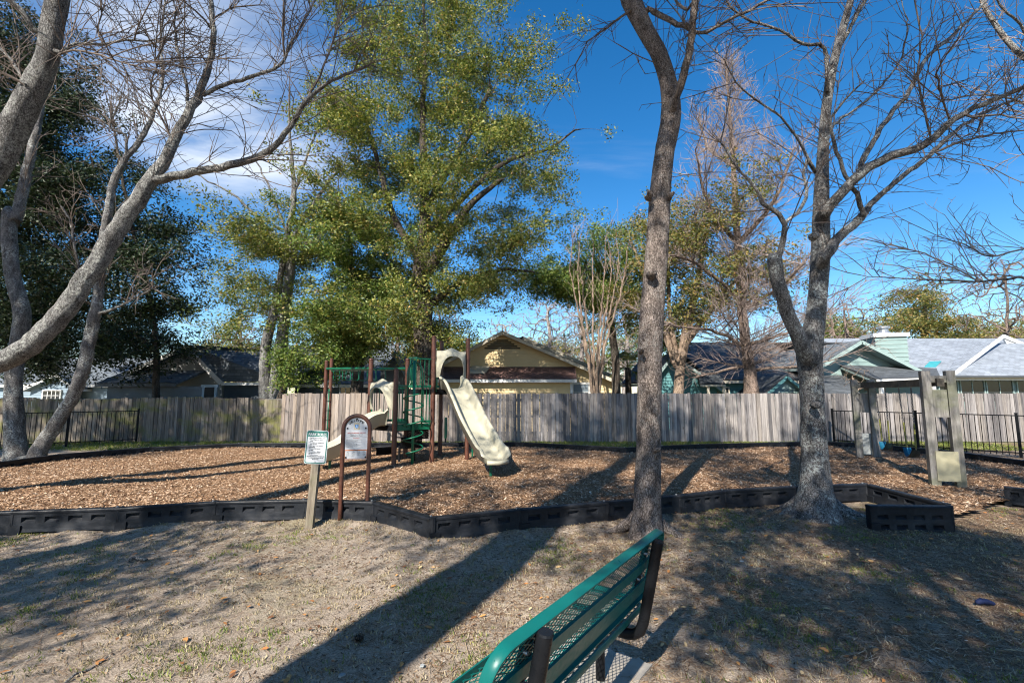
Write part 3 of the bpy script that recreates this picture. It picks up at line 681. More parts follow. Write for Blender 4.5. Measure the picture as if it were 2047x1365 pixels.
# ================================================================== bench
bn = empty('park_bench', (0.465, 2.385, 0), 'green expanded-metal park bench with black posts on concrete', 'bench', rz=math.atan2(0.811, 0.585)); LOCAL.add(bn.name)
HL = 0.90
def sheet(Q0, e2, e1x, hgt, nrm, name, solids, parent, rimw=0.05, pit=0.060, r=0.09):
    # a rounded expanded-metal sheet: local x along the bench, e2 across it
    e1 = Vector((1, 0, 0)); P = lambda u, w, d=0.0: Q0 + e1 * u + e2 * w + nrm * d
    sp = MB(); k = hgt / (pit * 0.5); slope = 2.15
    run = hgt * slope
    for fam in (1, -1):
        u = -HL - run
        while u < HL + run:
            a0, a1 = u, u + run * 1.0
            w0, w1 = (0.0, hgt) if fam > 0 else (hgt, 0.0)
            t0, t1 = 0.0, 1.0
            if a0 < -HL + 0.012: t0 = (-HL + 0.012 - a0) / run
            if a1 > HL - 0.012: t1 = (HL - 0.012 - a0) / run
            if t1 - t0 > 0.02:
                sp.bar(P(lerp(a0, a1, t0), lerp(w0, w1, t0)), P(lerp(a0, a1, t1), lerp(w0, w1, t1)), 0.003, 0.0038, e2)
            u += pit
    body = sp.build(name, M['bench_green'], parent)
    # rim: rounded rectangle swept with a flat section turned along the normal
    pts = [(x, z + hgt / 2) for x, z in rrect(2 * HL, hgt, r, 6)]; n = len(pts); m = MB(); vs = []
    for i, (x, z) in enumerate(pts):
        xa, za = pts[i - 1]; xb, zb2 = pts[(i + 1) % n]; tx, tz = xb - xa, zb2 - za; l = math.hypot(tx, tz) or 1; ox, oz = tz / l, -tx / l
        for (d, o2) in ((-rimw / 2, 0.002), (-rimw / 2, 0.012), (-rimw / 2 + 0.006, 0.016), (rimw / 2 - 0.006, 0.016), (rimw / 2, 0.012), (rimw / 2, 0.002)):
            vs.append(P(x + ox * o2, z + oz * o2, d))
    fs = []
    for i in range(n):
        for q in range(6): fs.append((i * 6 + q, ((i + 1) % n) * 6 + q, ((i + 1) % n) * 6 + (q + 1) % 6, i * 6 + (q + 1) % 6))
    m.add(vs, fs); m.build('rim', M['bench_green'], body, True, auto=50)
    for (w0, w1, ins) in solids:
        MB().hexa([P(-HL + ins, w0, -0.004), P(HL - ins, w0, -0.004), P(HL - ins, w1, -0.004), P(-HL + ins, w1, -0.004), P(-HL + ins, w0, 0.012), P(HL - ins, w0, 0.012), P(HL - ins, w1, 0.012), P(-HL + ins, w1, 0.012)]).build('flat_band', M['bench_green'], body)
    return body
e2b = Vector((0, -0.13, 0.40)).normalized(); nb_ = Vector((1, 0, 0)).cross(e2b)
sheet(Vector((0, 0.135, 0.535)), e2b, None, 0.43, nb_, 'backrest', [(0.02, 0.13, 0.0), (0.215, 0.285, 0.0)], bn)
e2s = Vector((0, 1, 0.05)).normalized(); ns_ = Vector((1, 0, 0)).cross(e2s)
sheet(Vector((0, 0.15, 0.445)), e2s, None, 0.40, ns_, 'seat', [], bn, 0.045)
for sx_ in (-0.645, 0.665):
    p = [(sx_, -0.045, 0.935), (sx_, -0.018, 0.80), (sx_, 0.03, 0.58), (sx_, 0.062, 0.44), (sx_, 0.085, 0.385), (sx_, 0.125, 0.355), (sx_, 0.19, 0.345), (sx_, 0.40, 0.345)]
    ps = MB().tube(p, 0.033, 14).build('back_post', M['black_metal'], bn, True, auto=50)
    MB().tube([(sx_, 0.355, -0.05), (sx_, 0.355, 0.415)], 0.030, 14).build('leg', M['black_metal'], bn, True, auto=50)
    MB().tube([(sx_, -0.0475, 0.934), (sx_, -0.0485, 0.942)], [0.0335, 0.030], 14).build('cap', M['black_metal'], ps).matrix_parent_inverse = Matrix()
    MB().bar((sx_, 0.16, 0.405), (sx_, 0.54, 0.418), 0.04, 0.03).build('seat_support', M['black_metal'], bn)
    MB().hexa([Vector((sx_ + sg * 0.045, y, z)) for (y, z) in ((0.125, 0.545), (0.14, 0.55)) for sg in (-1, 1)][0:2] + [Vector((sx_ + 0.045, 0.14, 0.55)), Vector((sx_ - 0.045, 0.14, 0.55))] + [Vector((sx_ - 0.045, 0.012, 0.925)), Vector((sx_ + 0.045, 0.012, 0.925)), Vector((sx_ + 0.045, 0.027, 0.93)), Vector((sx_ - 0.045, 0.027, 0.93))]).build('mounting_plate', M['black_metal'], bn)
    for zz, yy in ((0.86, 0.026), (0.70, 0.078)):
        for sg in (-1, 1): MB().tube([(sx_ + sg * 0.034 , yy - 0.016, zz), (sx_ + sg * 0.034, yy + 0.01, zz + 0.004)], 0.008, 8).build('bolt', M['steel'], bn)
# concrete pad under the bench: ragged edge
pp = []
for k in range(60):
    t_ = k / 60.0 * 4; s_ = int(t_); u = t_ - s_
    q = [(-2.2, 0.14), (1.02, 0.14), (1.02, 0.80), (-2.2, 0.80)]; a, b = q[s_], q[(s_ + 1) % 4]
    pp.append((lerp(a[0], b[0], u) + 0.02 * math.sin(k * 2.3), lerp(a[1], b[1], u) + 0.018 * math.sin(k * 3.7 + 1)))
rot = Matrix.Rotation(bn.rotation_euler.z, 4, 'Z')
m = MB().prism([Matrix.Translation(bn.location) @ rot @ Vector((x, y, -0.08)) for x, y in pp], (0, 0, 0.102))
tag(m.build('concrete_pad', M['concrete']), 'worn concrete strip set in sand under the bench', 'slab', None, 'structure')

# ================================================================== swing set
nc, fc = Vector((8.21, 8.82, 0)), Vector((9.56, 12.48, 0))
bdir = (fc - nc).normalized(); bp = Vector((bdir.y, -bdir.x, 0))
sw = empty('swing_set', (nc + fc) / 2, 'weathered timber swing set with twin posts at each end', 'swing set')
ang = math.atan2(bdir.y, bdir.x)
for c0, hgt in ((nc, 2.25), (fc, 2.18)):
    for s in (-1, 1):
        q = c0 + bp * (0.19 * s)
        pm = MB(); pm.hexa([Vector((x, y, z)) + q for z in (-0.2, hgt) for x, y in [((a * math.cos(ang) - b * math.sin(ang)) * (1.05 if z < 0 else 1), (a * math.sin(ang) + b * math.cos(ang)) * (1.05 if z < 0 else 1)) for a, b in ((-0.06, -0.07), (0.06, -0.07), (0.06, 0.07), (-0.06, 0.07))]])
        pm.build('post', M['timber'], sw)
    side = -1 if c0 is nc else 1
    MB().box(c0 + bdir * (side * 0.02) + Vector((0, 0, hgt - 0.62)), (0.05, 0.22, 0.52), ang).build('brace_board', M['timber'], sw)
    MB().box(c0 + Vector((0, 0, hgt - 0.16)), (0.11, 0.236, 0.13), ang).build('block', M['timber'], sw)
    MB().box(c0 + bdir * (side * 0.075) + Vector((0, 0, 0.46)), (0.012, 0.34, 0.55), ang).build('plastic_panel', M['panel_plastic'] if c0 is nc else M['side_pale'], sw)
MB().bar(nc - bdir * 0.12 + Vector((0, 0, 2.03)), fc + bdir * 0.12 + Vector((0, 0, 2.03)), 0.11, 0.15).build('beam', M['timber_dark'], sw)
link_m = MB()
lp = [(0.014 * math.cos(a), 0, 0.024 * math.sin(a)) for a in [2 * math.pi * k / 8 for k in range(8)]]
link_m.tube(lp + [lp[0]], 0.0062, 5, False)
def swing(f, label, flip, dz):
    root = empty('swing', lerp(nc, fc, f), label, 'swing', 'swings hung from the timber frame')
    c0 = lerp(nc, fc, f); zs = 0.62 + dz
    e = []
    for s in (-1, 1):
        top = c0 + bdir * (0.30 * s) + Vector((0, 0, 1.95)); bot = c0 + bdir * (0.215 * s) + bp * 0.02 + Vector((0, 0, zs))
        e.append(bot)
        ch = MB(); n = int((top - bot).length / 0.036); ax = (top - bot).normalized()
        for k in range(n):
            p = bot + (top - bot) * ((k + 0.5) / n); rz = R(90 * (k % 2) + 20)
            ch.add([(p.x + v[0] * math.cos(rz) - v[1] * math.sin(rz), p.y + v[0] * math.sin(rz) + v[1] * math.cos(rz), p.z + v[2]) for v in link_m.v], link_m.f)
        cc = ch.build('chain', M['chain'], root)
        MB().tube([bot + ax * 0.02, bot + ax * 0.55], 0.016, 8).build('chain_sleeve', M['chain_sleeve'], cc)
        MB().tube([top, top + Vector((0, 0, 0.06))], 0.018, 8).build('hanger', M['steel'], root)
    # belt seat sagging between the chains
    sm = [MB(), MB()]; N = 12; rows = []
    for k in range(N + 1):
        u = k / N; p = e[0].lerp(e[1], u) + Vector((0, 0, -0.17 * (1 - (2 * u - 1) ** 2)))
        w = 0.075 + 0.02 * math.sin(math.pi * u)
        rows.append((p - bp * w, p + bp * w))
    for h in (0, 1):
        rg = rows[:N // 2 + 1] if h == 0 else rows[N // 2:]
        vs = [q for r_ in rg for q in r_]; n = len(rg)
        vs2 = vs + [q + Vector((0, 0, -0.018)) for q in vs]; o = len(vs); fs = []
        for k in range(n - 1):
            fs += [(2 * k, 2 * k + 2, 2 * k + 3, 2 * k + 1), (o + 2 * k, o + 2 * k + 1, o + 2 * k + 3, o + 2 * k + 2), (2 * k, o + 2 * k, o + 2 * k + 2, 2 * k + 2), (2 * k + 1, 2 * k + 3, o + 2 * k + 3, o + 2 * k + 1)]
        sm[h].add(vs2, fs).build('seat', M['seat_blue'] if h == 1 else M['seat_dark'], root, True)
swing(0.36, 'blue belt swing on chains nearer the beige panel post', 0, 0.0)
swing(0.70, 'blue belt swing on chains nearer the far twin posts', 0, 0.0)

# ================================================================== playground structure
CZ = 0.10
O_ = Vector((-2.0, 11.6, 0)); U_ = Vector((0.82, 0.57, 0)); V_ = Vector((0.80, -0.60, 0))
p6 = O_; p8 = O_ + U_; p4 = O_ - U_ * 0.98; p5 = O_ - V_; p3 = p4 - V_; p7 = O_ + U_ - V_
p1 = Vector((-5.87, 14.4, 0)); p2 = Vector((-6.15, 15.5, 0))
pg = empty('playground_structure', (-2.6, 11.8, 0), 'brown and green playground structure with two beige slides', 'play structure')
Z = lambda p, z: Vector((p.x, p.y, z))
def post(p, top):
    o = MB().tube([Z(p, -0.3), Z(p, top)], 0.058, 14).build('post', M['brown_paint'], pg, True, auto=50)
    MB().tube([Z(p, top), Z(p, top + 0.025), Z(p, top + 0.045)], [0.062, 0.058, 0.02], 14).build('cap', M['brown_paint'], o, True)
    for z in (1.02, top - 0.55):
        MB().tube([Z(p, z), Z(p, z + 0.07)], 0.066, 14).build('clamp', M['brown_paint'], o)
    return o
for p, tz in ((p1, 2.80), (p2, 2.95), (p3, 2.66), (p4, 2.38), (p5, 2.70), (p6, 3.24), (p7, 3.24), (p8, 3.24)): post(p, tz)
def deck(c, z, name):
    cen = sum(c, Vector()) / 4; q = [cen + (p - cen) * 0.93 for p in c]
    m = MB().prism([Z(p, z - 0.04) for p in q], (0, 0, 0.04)); o = m.build(name, M['black_metal'], pg)
    m = MB()
    for a, b in zip(q, q[1:] + q[:1]): m.bar(Z(a, z - 0.07), Z(b, z - 0.07), 0.03, 0.13)
    m.build('deck_skirt', M['black_metal'], o)
DA, DB = 1.04, 1.92
deck([p3, p4, p6, p5], DA, 'low_deck'); deck([p5, p6, p8, p7], DB, 'high_deck')
# green front skirt and guard rails on the low deck
def guard(a, b, z0, z1, n, name='guard_panel'):
    o = MB().bar(Z(a, z1), Z(b, z1), 0.035, 0.035).build(name, M['green_paint'], pg); MB().bar(Z(a, z0), Z(b, z0), 0.035, 0.06).build('bottom_rail', M['green_paint'], o)
    for k in range(n):
        q = a.lerp(b, (k + 0.5) / n); MB().tube([Z(q, z0), Z(q, z1)], 0.012, 6).build('bar', M['green_paint'], o)
fl = lambda t: p4.lerp(p6, t)
MB().bar(Z(fl(0.06), 1.0), Z(fl(0.94), 1.0), 0.02, 0.15).build('skirt_plate', M['green_paint'], pg)
guard(fl(0.06), fl(0.30), 1.12, 2.0, 3); guard(fl(0.70), fl(0.94), 1.12, 2.0, 3)
guard(p3.lerp(p5, 0.06), p3.lerp(p5, 0.94), 1.12, 1.95, 7)
guard(p5.lerp(p7, 0.06), p5.lerp(p7, 0.94), 2.0, 2.75, 7); guard(p5.lerp(p6, 0.06), p5.lerp(p6, 0.4), 2.0, 2.75, 3)
# black perforated steps below the decks
def perf(a, b, z0, z1):
    m = MB(); n = 16; k = 4
    o = MB().bar(Z(a, z1), Z(b, z1), 0.05, 0.03).bar(Z(a, z0), Z(b, z0), 0.03, 0.03).build('step', M['black_metal'], pg)
    d = b - a
    for i in range(-k * 2, n + 1):
        for fam in (0, 1):
            u0, u1 = i / n, (i + 4) / n; w0, w1 = (z0, z1) if fam == 0 else (z1, z0)
            t0 = max(0, -u0 / (u1 - u0)); t1 = min(1, (1 - u0) / (u1 - u0))
            if t1 > t0: m.bar(Z(a + d * lerp(u0, u1, t0), lerp(w0, w1, t0)), Z(a + d * lerp(u0, u1, t1), lerp(w0, w1, t1)), 0.008, 0.022)
    m.build('mesh_riser', M['black_metal'], o)
    tr = MB().prism([Z(a, z1 + 0.016), Z(b, z1 + 0.016), Z(b - V_ * 0.28, z1 + 0.016), Z(a - V_ * 0.28, z1 + 0.016)], (0, 0, 0.02)); tr.build('tread', M['black_metal'], o)
perf(fl(0.40) - V_ * 0.1, fl(0.97) - V_ * 0.1, 0.70, 0.93); perf(fl(0.42) - V_ * 0.35, fl(0.99) - V_ * 0.35, 0.46, 0.69)
perf(fl(0.05) - V_ * 0.75, fl(0.5) - V_ * 0.75, 0.30, 0.44)
for t_ in (0.45, 0.85): MB().tube([Z(fl(t_) - V_ * 0.45, 0), Z(fl(t_) - V_ * 0.45, 0.5)], 0.03, 8).build('step_leg', M['black_metal'], pg)
gp = gr(888.5, 895, CZ); gp = Vector((gp.x, gp.y + 0.2, 0))
MB().tube([Z(gp, -0.1), Z(gp, 0.38)], 0.028, 8).build('balance_post', M['black_metal'], pg)
MB().tube([Z(gp, 0.38), Z(gp, 0.42), Z(gp, 1.02), Z(gp, 1.04)], [0.034, 0.046, 0.046, 0.03], 10).build('balance_post_sleeve', M['green_paint'], pg)
# spiral climber
sc_ = gr(824, 929, CZ)
sp0 = MB().tube([Z(sc_, -0.2), Z(sc_, 2.62)], 0.036, 12).build('spiral_pole', M['green_paint'], pg, True)
hx = []
for k in range(0, 4 * 26 + 14):
    a = 2 * math.pi * k / 26 + 2.4; z = 0.30 + 0.335 * k / 26
    r_ = 0.22 * min(1, k / 8.0, ) + 0.02
    hx.append(Vector((sc_.x + r_ * math.cos(a), sc_.y + r_ * math.sin(a), z)))
MB().tube(hx, 0.017, 8).build('spiral_rung', M['green_paint'], pg, True)
la, lb = fl(0.30), fl(0.70); mid = (la + lb) / 2; hp = []
for q in range(0, 181, 15):
    u = -math.cos(R(q)); hp.append(Z(mid + (lb - la) / 2 * u * 0.98, 2.30 + 0.28 * math.sin(R(q))))
hp = [Z(la, 1.0)] + hp + [Z(lb, 1.0)]
MB().tube(hp, 0.022, 10).build('entry_hoop', M['green_paint'], pg, True)
MB().tube([Z(sc_, 2.60), Z((sc_ + mid) / 2, 2.62), Z(mid, 2.57)], 0.022, 8).build('spiral_brace', M['green_paint'], pg, True)

# slides
def slide(path, wdt, name, side=0.22):
    pts = [Vector(p) for p in path]; P = []
    for i in range(len(pts) - 1):
        a, b, c, d = pts[max(0, i - 1)], pts[i], pts[i + 1], pts[min(len(pts) - 1, i + 2)]
        for k in range(6):
            t = k / 6; P.append(0.5 * ((2 * b) + (c - a) * t + (2 * a - 5 * b + 4 * c - d) * t * t + (3 * b - a - 3 * c + d) * t ** 3))
    P.append(pts[-1]); n = len(P)
    d = (P[-1] - P[0]); d.z = 0; d.normalize(); s = Vector((-d.y, d.x, 0)); vs = []; K = 0
    for i, p in enumerate(P):
        t = (P[min(i + 1, n - 1)] - P[max(i - 1, 0)]).normalized(); nr = s.cross(t).normalized()
        if nr.z < 0: nr = -nr
        u = i / (n - 1); hh = side * (1.25 if u < 0.08 else 1.0) * (1 - 0.55 * max(0, (u - 0.86) / 0.14)); h2 = wdt / 2
        if u > 0.94: h2 *= 1 - 0.9 * ((u - 0.94) / 0.06) ** 2 * 0.35
        prof = [(-h2 - 0.05, hh - 0.03), (-h2 - 0.035, hh), (-h2, hh + 0.006), (-h2 + 0.03, hh - 0.015), (-h2 + 0.045, 0.09), (-h2 + 0.075, 0.028), (-h2 + 0.14, 0.004), (0, 0.0),
                (h2 - 0.14, 0.004), (h2 - 0.075, 0.028), (h2 - 0.045, 0.09), (h2 - 0.03, hh - 0.015), (h2, hh + 0.006), (h2 + 0.035, hh), (h2 + 0.05, hh - 0.03), (h2 + 0.02, hh - 0.05), (h2 - 0.03, 0.0), (h2 - 0.12, -0.035), (-h2 + 0.12, -0.035), (-h2 + 0.03, 0.0), (-h2 - 0.02, hh - 0.05)]
        K = len(prof); vs += [p + s * a + nr * b for a, b in prof]
    fs = [(i * K + k, (i + 1) * K + k, (i + 1) * K + (k + 1) % K, i * K + (k + 1) % K) for i in range(n - 1) for k in range(K)]
    fs += [tuple(range(K)), tuple((n - 1) * K + k for k in range(K))[::-1]]
    # rolled end lip
    o = MB().add(vs, fs).build(name, M['beige_plastic'], pg, True, auto=60)
    e = P[-1]; m = MB(); m.tube([e - s * (wdt / 2 - 0.06) + Vector((0, 0, 0.01)), e + Vector((0, 0, -0.01)) + d * 0.05, e + s * (wdt / 2 - 0.06) + Vector((0, 0, 0.01))], 0.045, 10)
    m.build('exit_lip', M['beige_plastic'], o, True)
    return o, d, s
f2 = (p6 + p8) / 2; e2 = Vector((-0.30, 9.62, 0)); dv = (e2 - f2); L2 = dv.length; dv.normalize()
s2, d2, _ = slide([Z(f2, 1.93), Z(f2 + dv * 0.28, 1.90), Z(f2 + dv * 0.75, 1.52), Z(f2 + dv * L2 * 0.5, 1.05), Z(f2 + dv * (L2 - 0.55), 0.55), Z(f2 + dv * (L2 - 0.22), 0.42), Z(f2 + dv * L2, 0.40)], 0.60, 'tall_slide', 0.27)
q = f2 + dv * (L2 - 0.30); MB().tube([Z(q, -0.1), Z(q, 0.42)], 0.032, 10).build('slide_support', M['green_paint'], s2)
MB().box(Z(q, 0.36), (0.30, 0.2, 0.05), math.atan2(dv.y, dv.x)).build('support_plate', M['beige_plastic'], s2)
f1 = (p3 + p4) / 2; e1 = Vector((-4.42, 10.62, 0)); d1 = (e1 - f1); L1 = d1.length; d1.normalize()
s1, _, _ = slide([Z(f1 - d1 * 0.05, 1.06), Z(f1 + d1 * 0.16, 1.04), Z(f1 + d1 * 0.5, 0.78), Z(f1 + d1 * 0.85, 0.48), Z(f1 + d1 * (L1 - 0.2), 0.33), Z(f1 + d1 * L1, 0.32)], 0.58, 'short_slide', 0.30)
q = f1 + d1 * (L1 - 0.25); MB().tube([Z(q, -0.1), Z(q, 0.33)], 0.03, 10).build('slide_support', M['green_paint'], s1)
def hood(a, b, z0, z1, fw, name):
    c = (a + b) / 2; x = (b - a).normalized(); W = (b - a).length / 2 - 0.07; H = z1 - z0; n = 24
    inn, out = [], []
    for k in range(n + 1):
        th_ = math.pi * (1 - k / n)
        ci, si = math.cos(th_), math.sin(th_)
        inn.append((0.78 * W * math.copysign(abs(ci) ** 0.75, ci), H * 0.72 * abs(si) ** 0.8))
        ux = ci * 1.6; uz = si * 1.6; s_ = max(abs(ci) / 1.0, si / 1.0)
        ox, oz = W * ci / s_, (H * 0.90) * si / s_
        oz += H * 0.12 * max(0, 1 - abs(ox / (0.5 * W))) ** 0.8
        out.append((ox, oz))
    P = lambda q, d: Z(c + x * q[0] + fw * d, z0 + q[1])
    vs = []; 
    for i in range(n + 1):
        mid_ = (lerp(inn[i][0], out[i][0], 0.55), lerp(inn[i][1], out[i][1], 0.55)); fl_ = 0.14 * max(0, inn[i][1] / (H * 0.72)) ** 0.6
        vs += [P(out[i], 0.0), P(out[i], 0.03), P(mid_, 0.03 + fl_ * 0.6), P(inn[i], 0.03 + fl_), P(inn[i], fl_ - 0.0), P(mid_, 0.0)]
    fs = [(i * 6 + k, i * 6 + (k + 1) % 6, (i + 1) * 6 + (k + 1) % 6, (i + 1) * 6 + k) for i in range(n) for k in range(6)] + [tuple(range(6)), tuple(n * 6 + k for k in range(6))[::-1]]
    return MB().add(vs, fs).build(name, M['beige_plastic'], pg, True, auto=45)
hood(p6, p8, 2.22, 2.98, dv, 'slide_hood'); hood(p3, p4, 1.42, 2.16, d1, 'slide_hood')
for a, b, z in ((p6, p8, 2.2), (p3, p4, 1.4)):
    for s in (0.085, 0.915):
        q = a.lerp(b, s); MB().tube([Z(q, z - 0.35), Z(q, z + 0.1)], 0.014, 6).build('hood_bracket', M['green_paint'], pg)
# overhead ladder
m1 = [Z(p1, 2.56), Z(p1.lerp(p3, 0.02), 2.58), Z(p1.lerp(p3, 0.98), 2.45), Z(p3, 2.45)]; m2 = [Z(p2, 2.56), Z(p2.lerp(p5, 0.98), 2.48), Z(p5, 2.48)]
MB().tube(m1, 0.034, 10).build('overhead_rail', M['green_paint'], pg, True); MB().tube(m2, 0.034, 10).build('overhead_rail', M['green_paint'], pg, True)
for k in range(7):
    t_ = 0.12 + 0.76 * k / 6; a = Z(p1, 2.55).lerp(Z(p3, 2.43), t_); b = Z(p2, 2.55).lerp(Z(p5, 2.46), t_); c = (a + b) / 2; x = (b - a).normalized(); y = (p3 - p1).normalized()
    rg = MB().tube([a, b], 0.016, 8).build('overhead_rung', M['green_paint'], pg)
    tri = [c - x * 0.12, c - x * 0.15 + Vector((0, 0, -0.26)), c - x * 0.10 + Vector((0, 0, -0.31)), c + x * 0.10 + Vector((0, 0, -0.31)), c + x * 0.15 + Vector((0, 0, -0.26)), c + x * 0.12]
    MB().tube(tri, 0.014, 8).build('hand_grip', M['green_paint'], rg)
# end ladder between the two far posts
lo_ = Vector((0.16, -0.18, 0))
o = MB().tube([Z(p1 + (p2 - p1) * 0.18, 0), Z(p1 + (p2 - p1) * 0.18, 1.95)], 0.02, 8).tube([Z(p1 + (p2 - p1) * 0.75, 0), Z(p1 + (p2 - p1) * 0.75, 1.95)], 0.02, 8).build('ladder', M['green_paint'], pg, True)
for k in range(6):
    z = 0.35 + 0.3 * k; MB().tube([Z(p1, z), Z(p2, z)], 0.016, 8).build('rung', M['green_paint'], o)
# looped climber on the far side of the tall deck
base = p8.lerp(p7, 0.30); ax = (p7 - p8).normalized(); out = Vector((U_.x, U_.y, 0)).normalized()
for k in range(4):
    z = 0.36 + 0.40 * k; c = base + out * (0.42 - 0.10 * k) - V_ * (0.02 * k); w = 0.19
    lp_ = [Z(c + ax * (-w), z + 0.30), Z(c + ax * (w * 0.8), z + 0.31), Z(c + ax * w, z + 0.27), Z(c + ax * w, z + 0.16), Z(c + ax * (w * 0.85), z + 0.04), Z(c + ax * (w * 0.6), z), Z(c + ax * (-w * 0.8), z)]
    MB().tube(lp_, 0.018, 8).build('climber_loop', M['black_metal'], pg, True)
    MB().tube([Z(c + ax * (-w), z + 0.30), Z(base + out * (0.42 - 0.10 * (k + 1)) + ax * (-w * 0.8), z + 0.40)], 0.018, 8).build('climber_link', M['black_metal'], pg)
MB().tube([Z(base + out * 0.42, -0.1), Z(base + out * 0.42, 0.37)], 0.022, 8).build('climber_post', M['green_paint'], pg)
MB().tube([Z(base, DB), Z(base + out * 0.1, 1.9)], 0.018, 8).build('climber_link', M['black_metal'], pg)

# ================================================================== houses beyond the fence
def siding(parent, poly, Y, mat, lap=0.14, name='siding', ax='x'):
    # lap boards filling a polygon in the wall plane (pairs along the wall, z)
    zs_ = [p[1] for p in poly]; z0, z1 = min(zs_), max(zs_); m = MB()
    def ext(z):
        xs = []
        n = len(poly)
        for i in range(n):
            (xa, za), (xb, zb) = poly[i], poly[(i + 1) % n]
            if (za <= z <= zb or zb <= z <= za) and abs(za - zb) > 1e-6: xs.append(xa + (xb - xa) * (z - za) / (zb - za))
            elif abs(za - z) < 1e-6: xs.append(xa)
        return (min(xs), max(xs)) if xs else None
    z = z0
    while z < z1 - 0.01:
        zt = min(z + lap, z1); a = ext(z + 1e-4); b = ext(zt - 1e-4)
        if a and b:
            P = (lambda x, d, z_: (x, Y - d, z_)) if ax == 'x' else (lambda x, d, z_: (Y - d, x, z_))
            m.add([P(a[0], 0.026, z), P(a[1], 0.026, z), P(b[1], 0.004, zt), P(b[0], 0.004, zt), P(a[0], 0.0, z), P(a[1], 0.0, z)], [(0, 1, 2, 3), (4, 5, 1, 0)])
        z = zt
    # solid wall behind the boards
    if ax == 'x': m.prism([Vector((x, Y, z_)) for x, z_ in poly], (0, 0.15, 0))
    else: m.prism([Vector((Y, x, z_)) for x, z_ in poly], (0.15, 0, 0))
    o = m.build(name, mat, parent); o['kind'] = 'stuff'; return o
def roof(parent, q, mat, th=0.10, name='roof'):
    q = [Vector(p) for p in q]; n = (q[1] - q[0]).cross(q[3] - q[0]).normalized()
    if n.z < 0: n = -n
    m = MB().add(q + [p - n * th for p in q], [(0, 1, 2, 3), (7, 6, 5, 4), (0, 4, 5, 1), (1, 5, 6, 2), (2, 6, 7, 3), (3, 7, 4, 0)])
    me = m.mesh(name); me.materials.append(mat)
    ex = (q[1] - q[0]).normalized(); ey = n.cross(ex); uv = me.uv_layers.new(name='UVMap')
    for lp__ in me.loops:
        p = me.vertices[lp__.vertex_index].co; uv.data[lp__.index].uv = ((p - q[0]).dot(ex), (p - q[0]).dot(ey))
    return link(name, me, parent)
def trim(parent, a, b, w, h, mat, name='trim'): return MB().bar(a, b, w, h).build(name, mat, parent)
def window(parent, x0, x1, z0, z1, Y, fm, pm=None, cols=2, rows=1, fr=0.06):
    m = MB()
    m.box(((x0 + x1) / 2, Y - 0.03, z1 + fr / 2), (x1 - x0 + 2 * fr, 0.09, fr)).box(((x0 + x1) / 2, Y - 0.04, z0 - fr / 2), (x1 - x0 + 2 * fr, 0.11, fr))
    for x in (x0 - fr / 2, x1 + fr / 2): m.box((x, Y - 0.03, (z0 + z1) / 2), (fr, 0.088, z1 - z0))
    o = m.build('window', fm, parent)
    for i in range(cols):
        for j in range(rows):
            a, b = lerp(x0, x1, i / cols) + 0.012, lerp(x0, x1, (i + 1) / cols) - 0.012; c, d = lerp(z0, z1, j / rows) + 0.012, lerp(z0, z1, (j + 1) / rows) - 0.012
            MB().box(((a + b) / 2, Y - 0.035, (c + d) / 2), (b - a, 0.01, d - c)).build('pane', pm or M['glass'], o)
    mm = MB()
    for i in range(1, cols): mm.box((lerp(x0, x1, i / cols), Y - 0.045, (z0 + z1) / 2), (0.035, 0.03, z1 - z0))
    for j in range(1, rows): mm.box(((x0 + x1) / 2, Y - 0.043, lerp(z0, z1, j / rows)), (x1 - x0, 0.03, 0.03))
    if mm.v: mm.build('muntin', fm, o)
    return o
def gable(parent, apex, el, er, Y, depth, wallm, roofm, trimm, base=0.0, over=0.45, rake=0.16, inset=0.35, vent=False, lap=0.14):
    # a gable end facing the camera: px points on the plane Y
    A, Lp, Rp = at(*apex, Y - over), at(*el, Y - over), at(*er, Y - over)
    sl_ = (A.z - Lp.z) / (A.x - Lp.x); sr = (A.z - Rp.z) / (Rp.x - A.x); dz = 0.14
    xl, xr = Lp.x + inset, Rp.x - inset
    siding(parent, [(xl, base), (xr, base), (xr, Rp.z + inset * sr - dz), (A.x, A.z - dz), (xl, Lp.z + inset * sl_ - dz)], Y, wallm, lap)
    for E in (Lp, Rp):
        q = [E, A, A + Vector((0, depth, 0)), E + Vector((0, depth, 0))]
        roof(parent, q, roofm)
        dn = Vector((0, -0.02, -0.5 * rake - 0.03)); trim(parent, E + dn, A + dn, 0.035, rake, trimm, 'rake_board')
        trim(parent, E + Vector((0, 0, -0.14)), E + Vector((0, depth, -0.14)), 0.05, 0.13, trimm, 'gutter')
        s0 = E + Vector((0, 0.02, -0.16)); s1_ = A + Vector((0, 0.02, -0.16))
        MB().add([s0, s1_, s1_ + Vector((0, over, 0)), s0 + Vector((0, over, 0))], [(0, 1, 2, 3)]).prism([s0 + Vector((0, 0, 0.004)), s1_ + Vector((0, 0, 0.004)), s1_ + Vector((0, over, 0.004)), s0 + Vector((0, over, 0.004))], (0, 0, 0.012)).build('soffit', wallm, parent)
    if vent:
        c = A.z - dz - 0.38; m = MB(); 
        for k in range(5):
            z = c - 0.32 + k * 0.10; hw_ = (A.z - dz - 0.1 - z) / max(sl_, sr) * 0.8
            if hw_ > 0.05: m.bar((A.x - hw_, Y - 0.04, z), (A.x + hw_, Y - 0.04, z), 0.03, 0.06, (0, -0.6, 1))
        m.build('vent', M['dark_recess'], parent)
    return A, Lp, Rp

# --- yellow house
HY = 23.0
h = empty('yellow_house', at(1040, 784, HY + 4) * 1.0, 'pale yellow clapboard house with shaded gable behind the slides', 'house'); h.location.z = 0
A, Lp, Rp = gable(h, (1004, 661), (836, 749), (1243, 764), HY, 8.5, M['side_yellow'], M['roof_brown'], M['trim_tan'], vent=True)
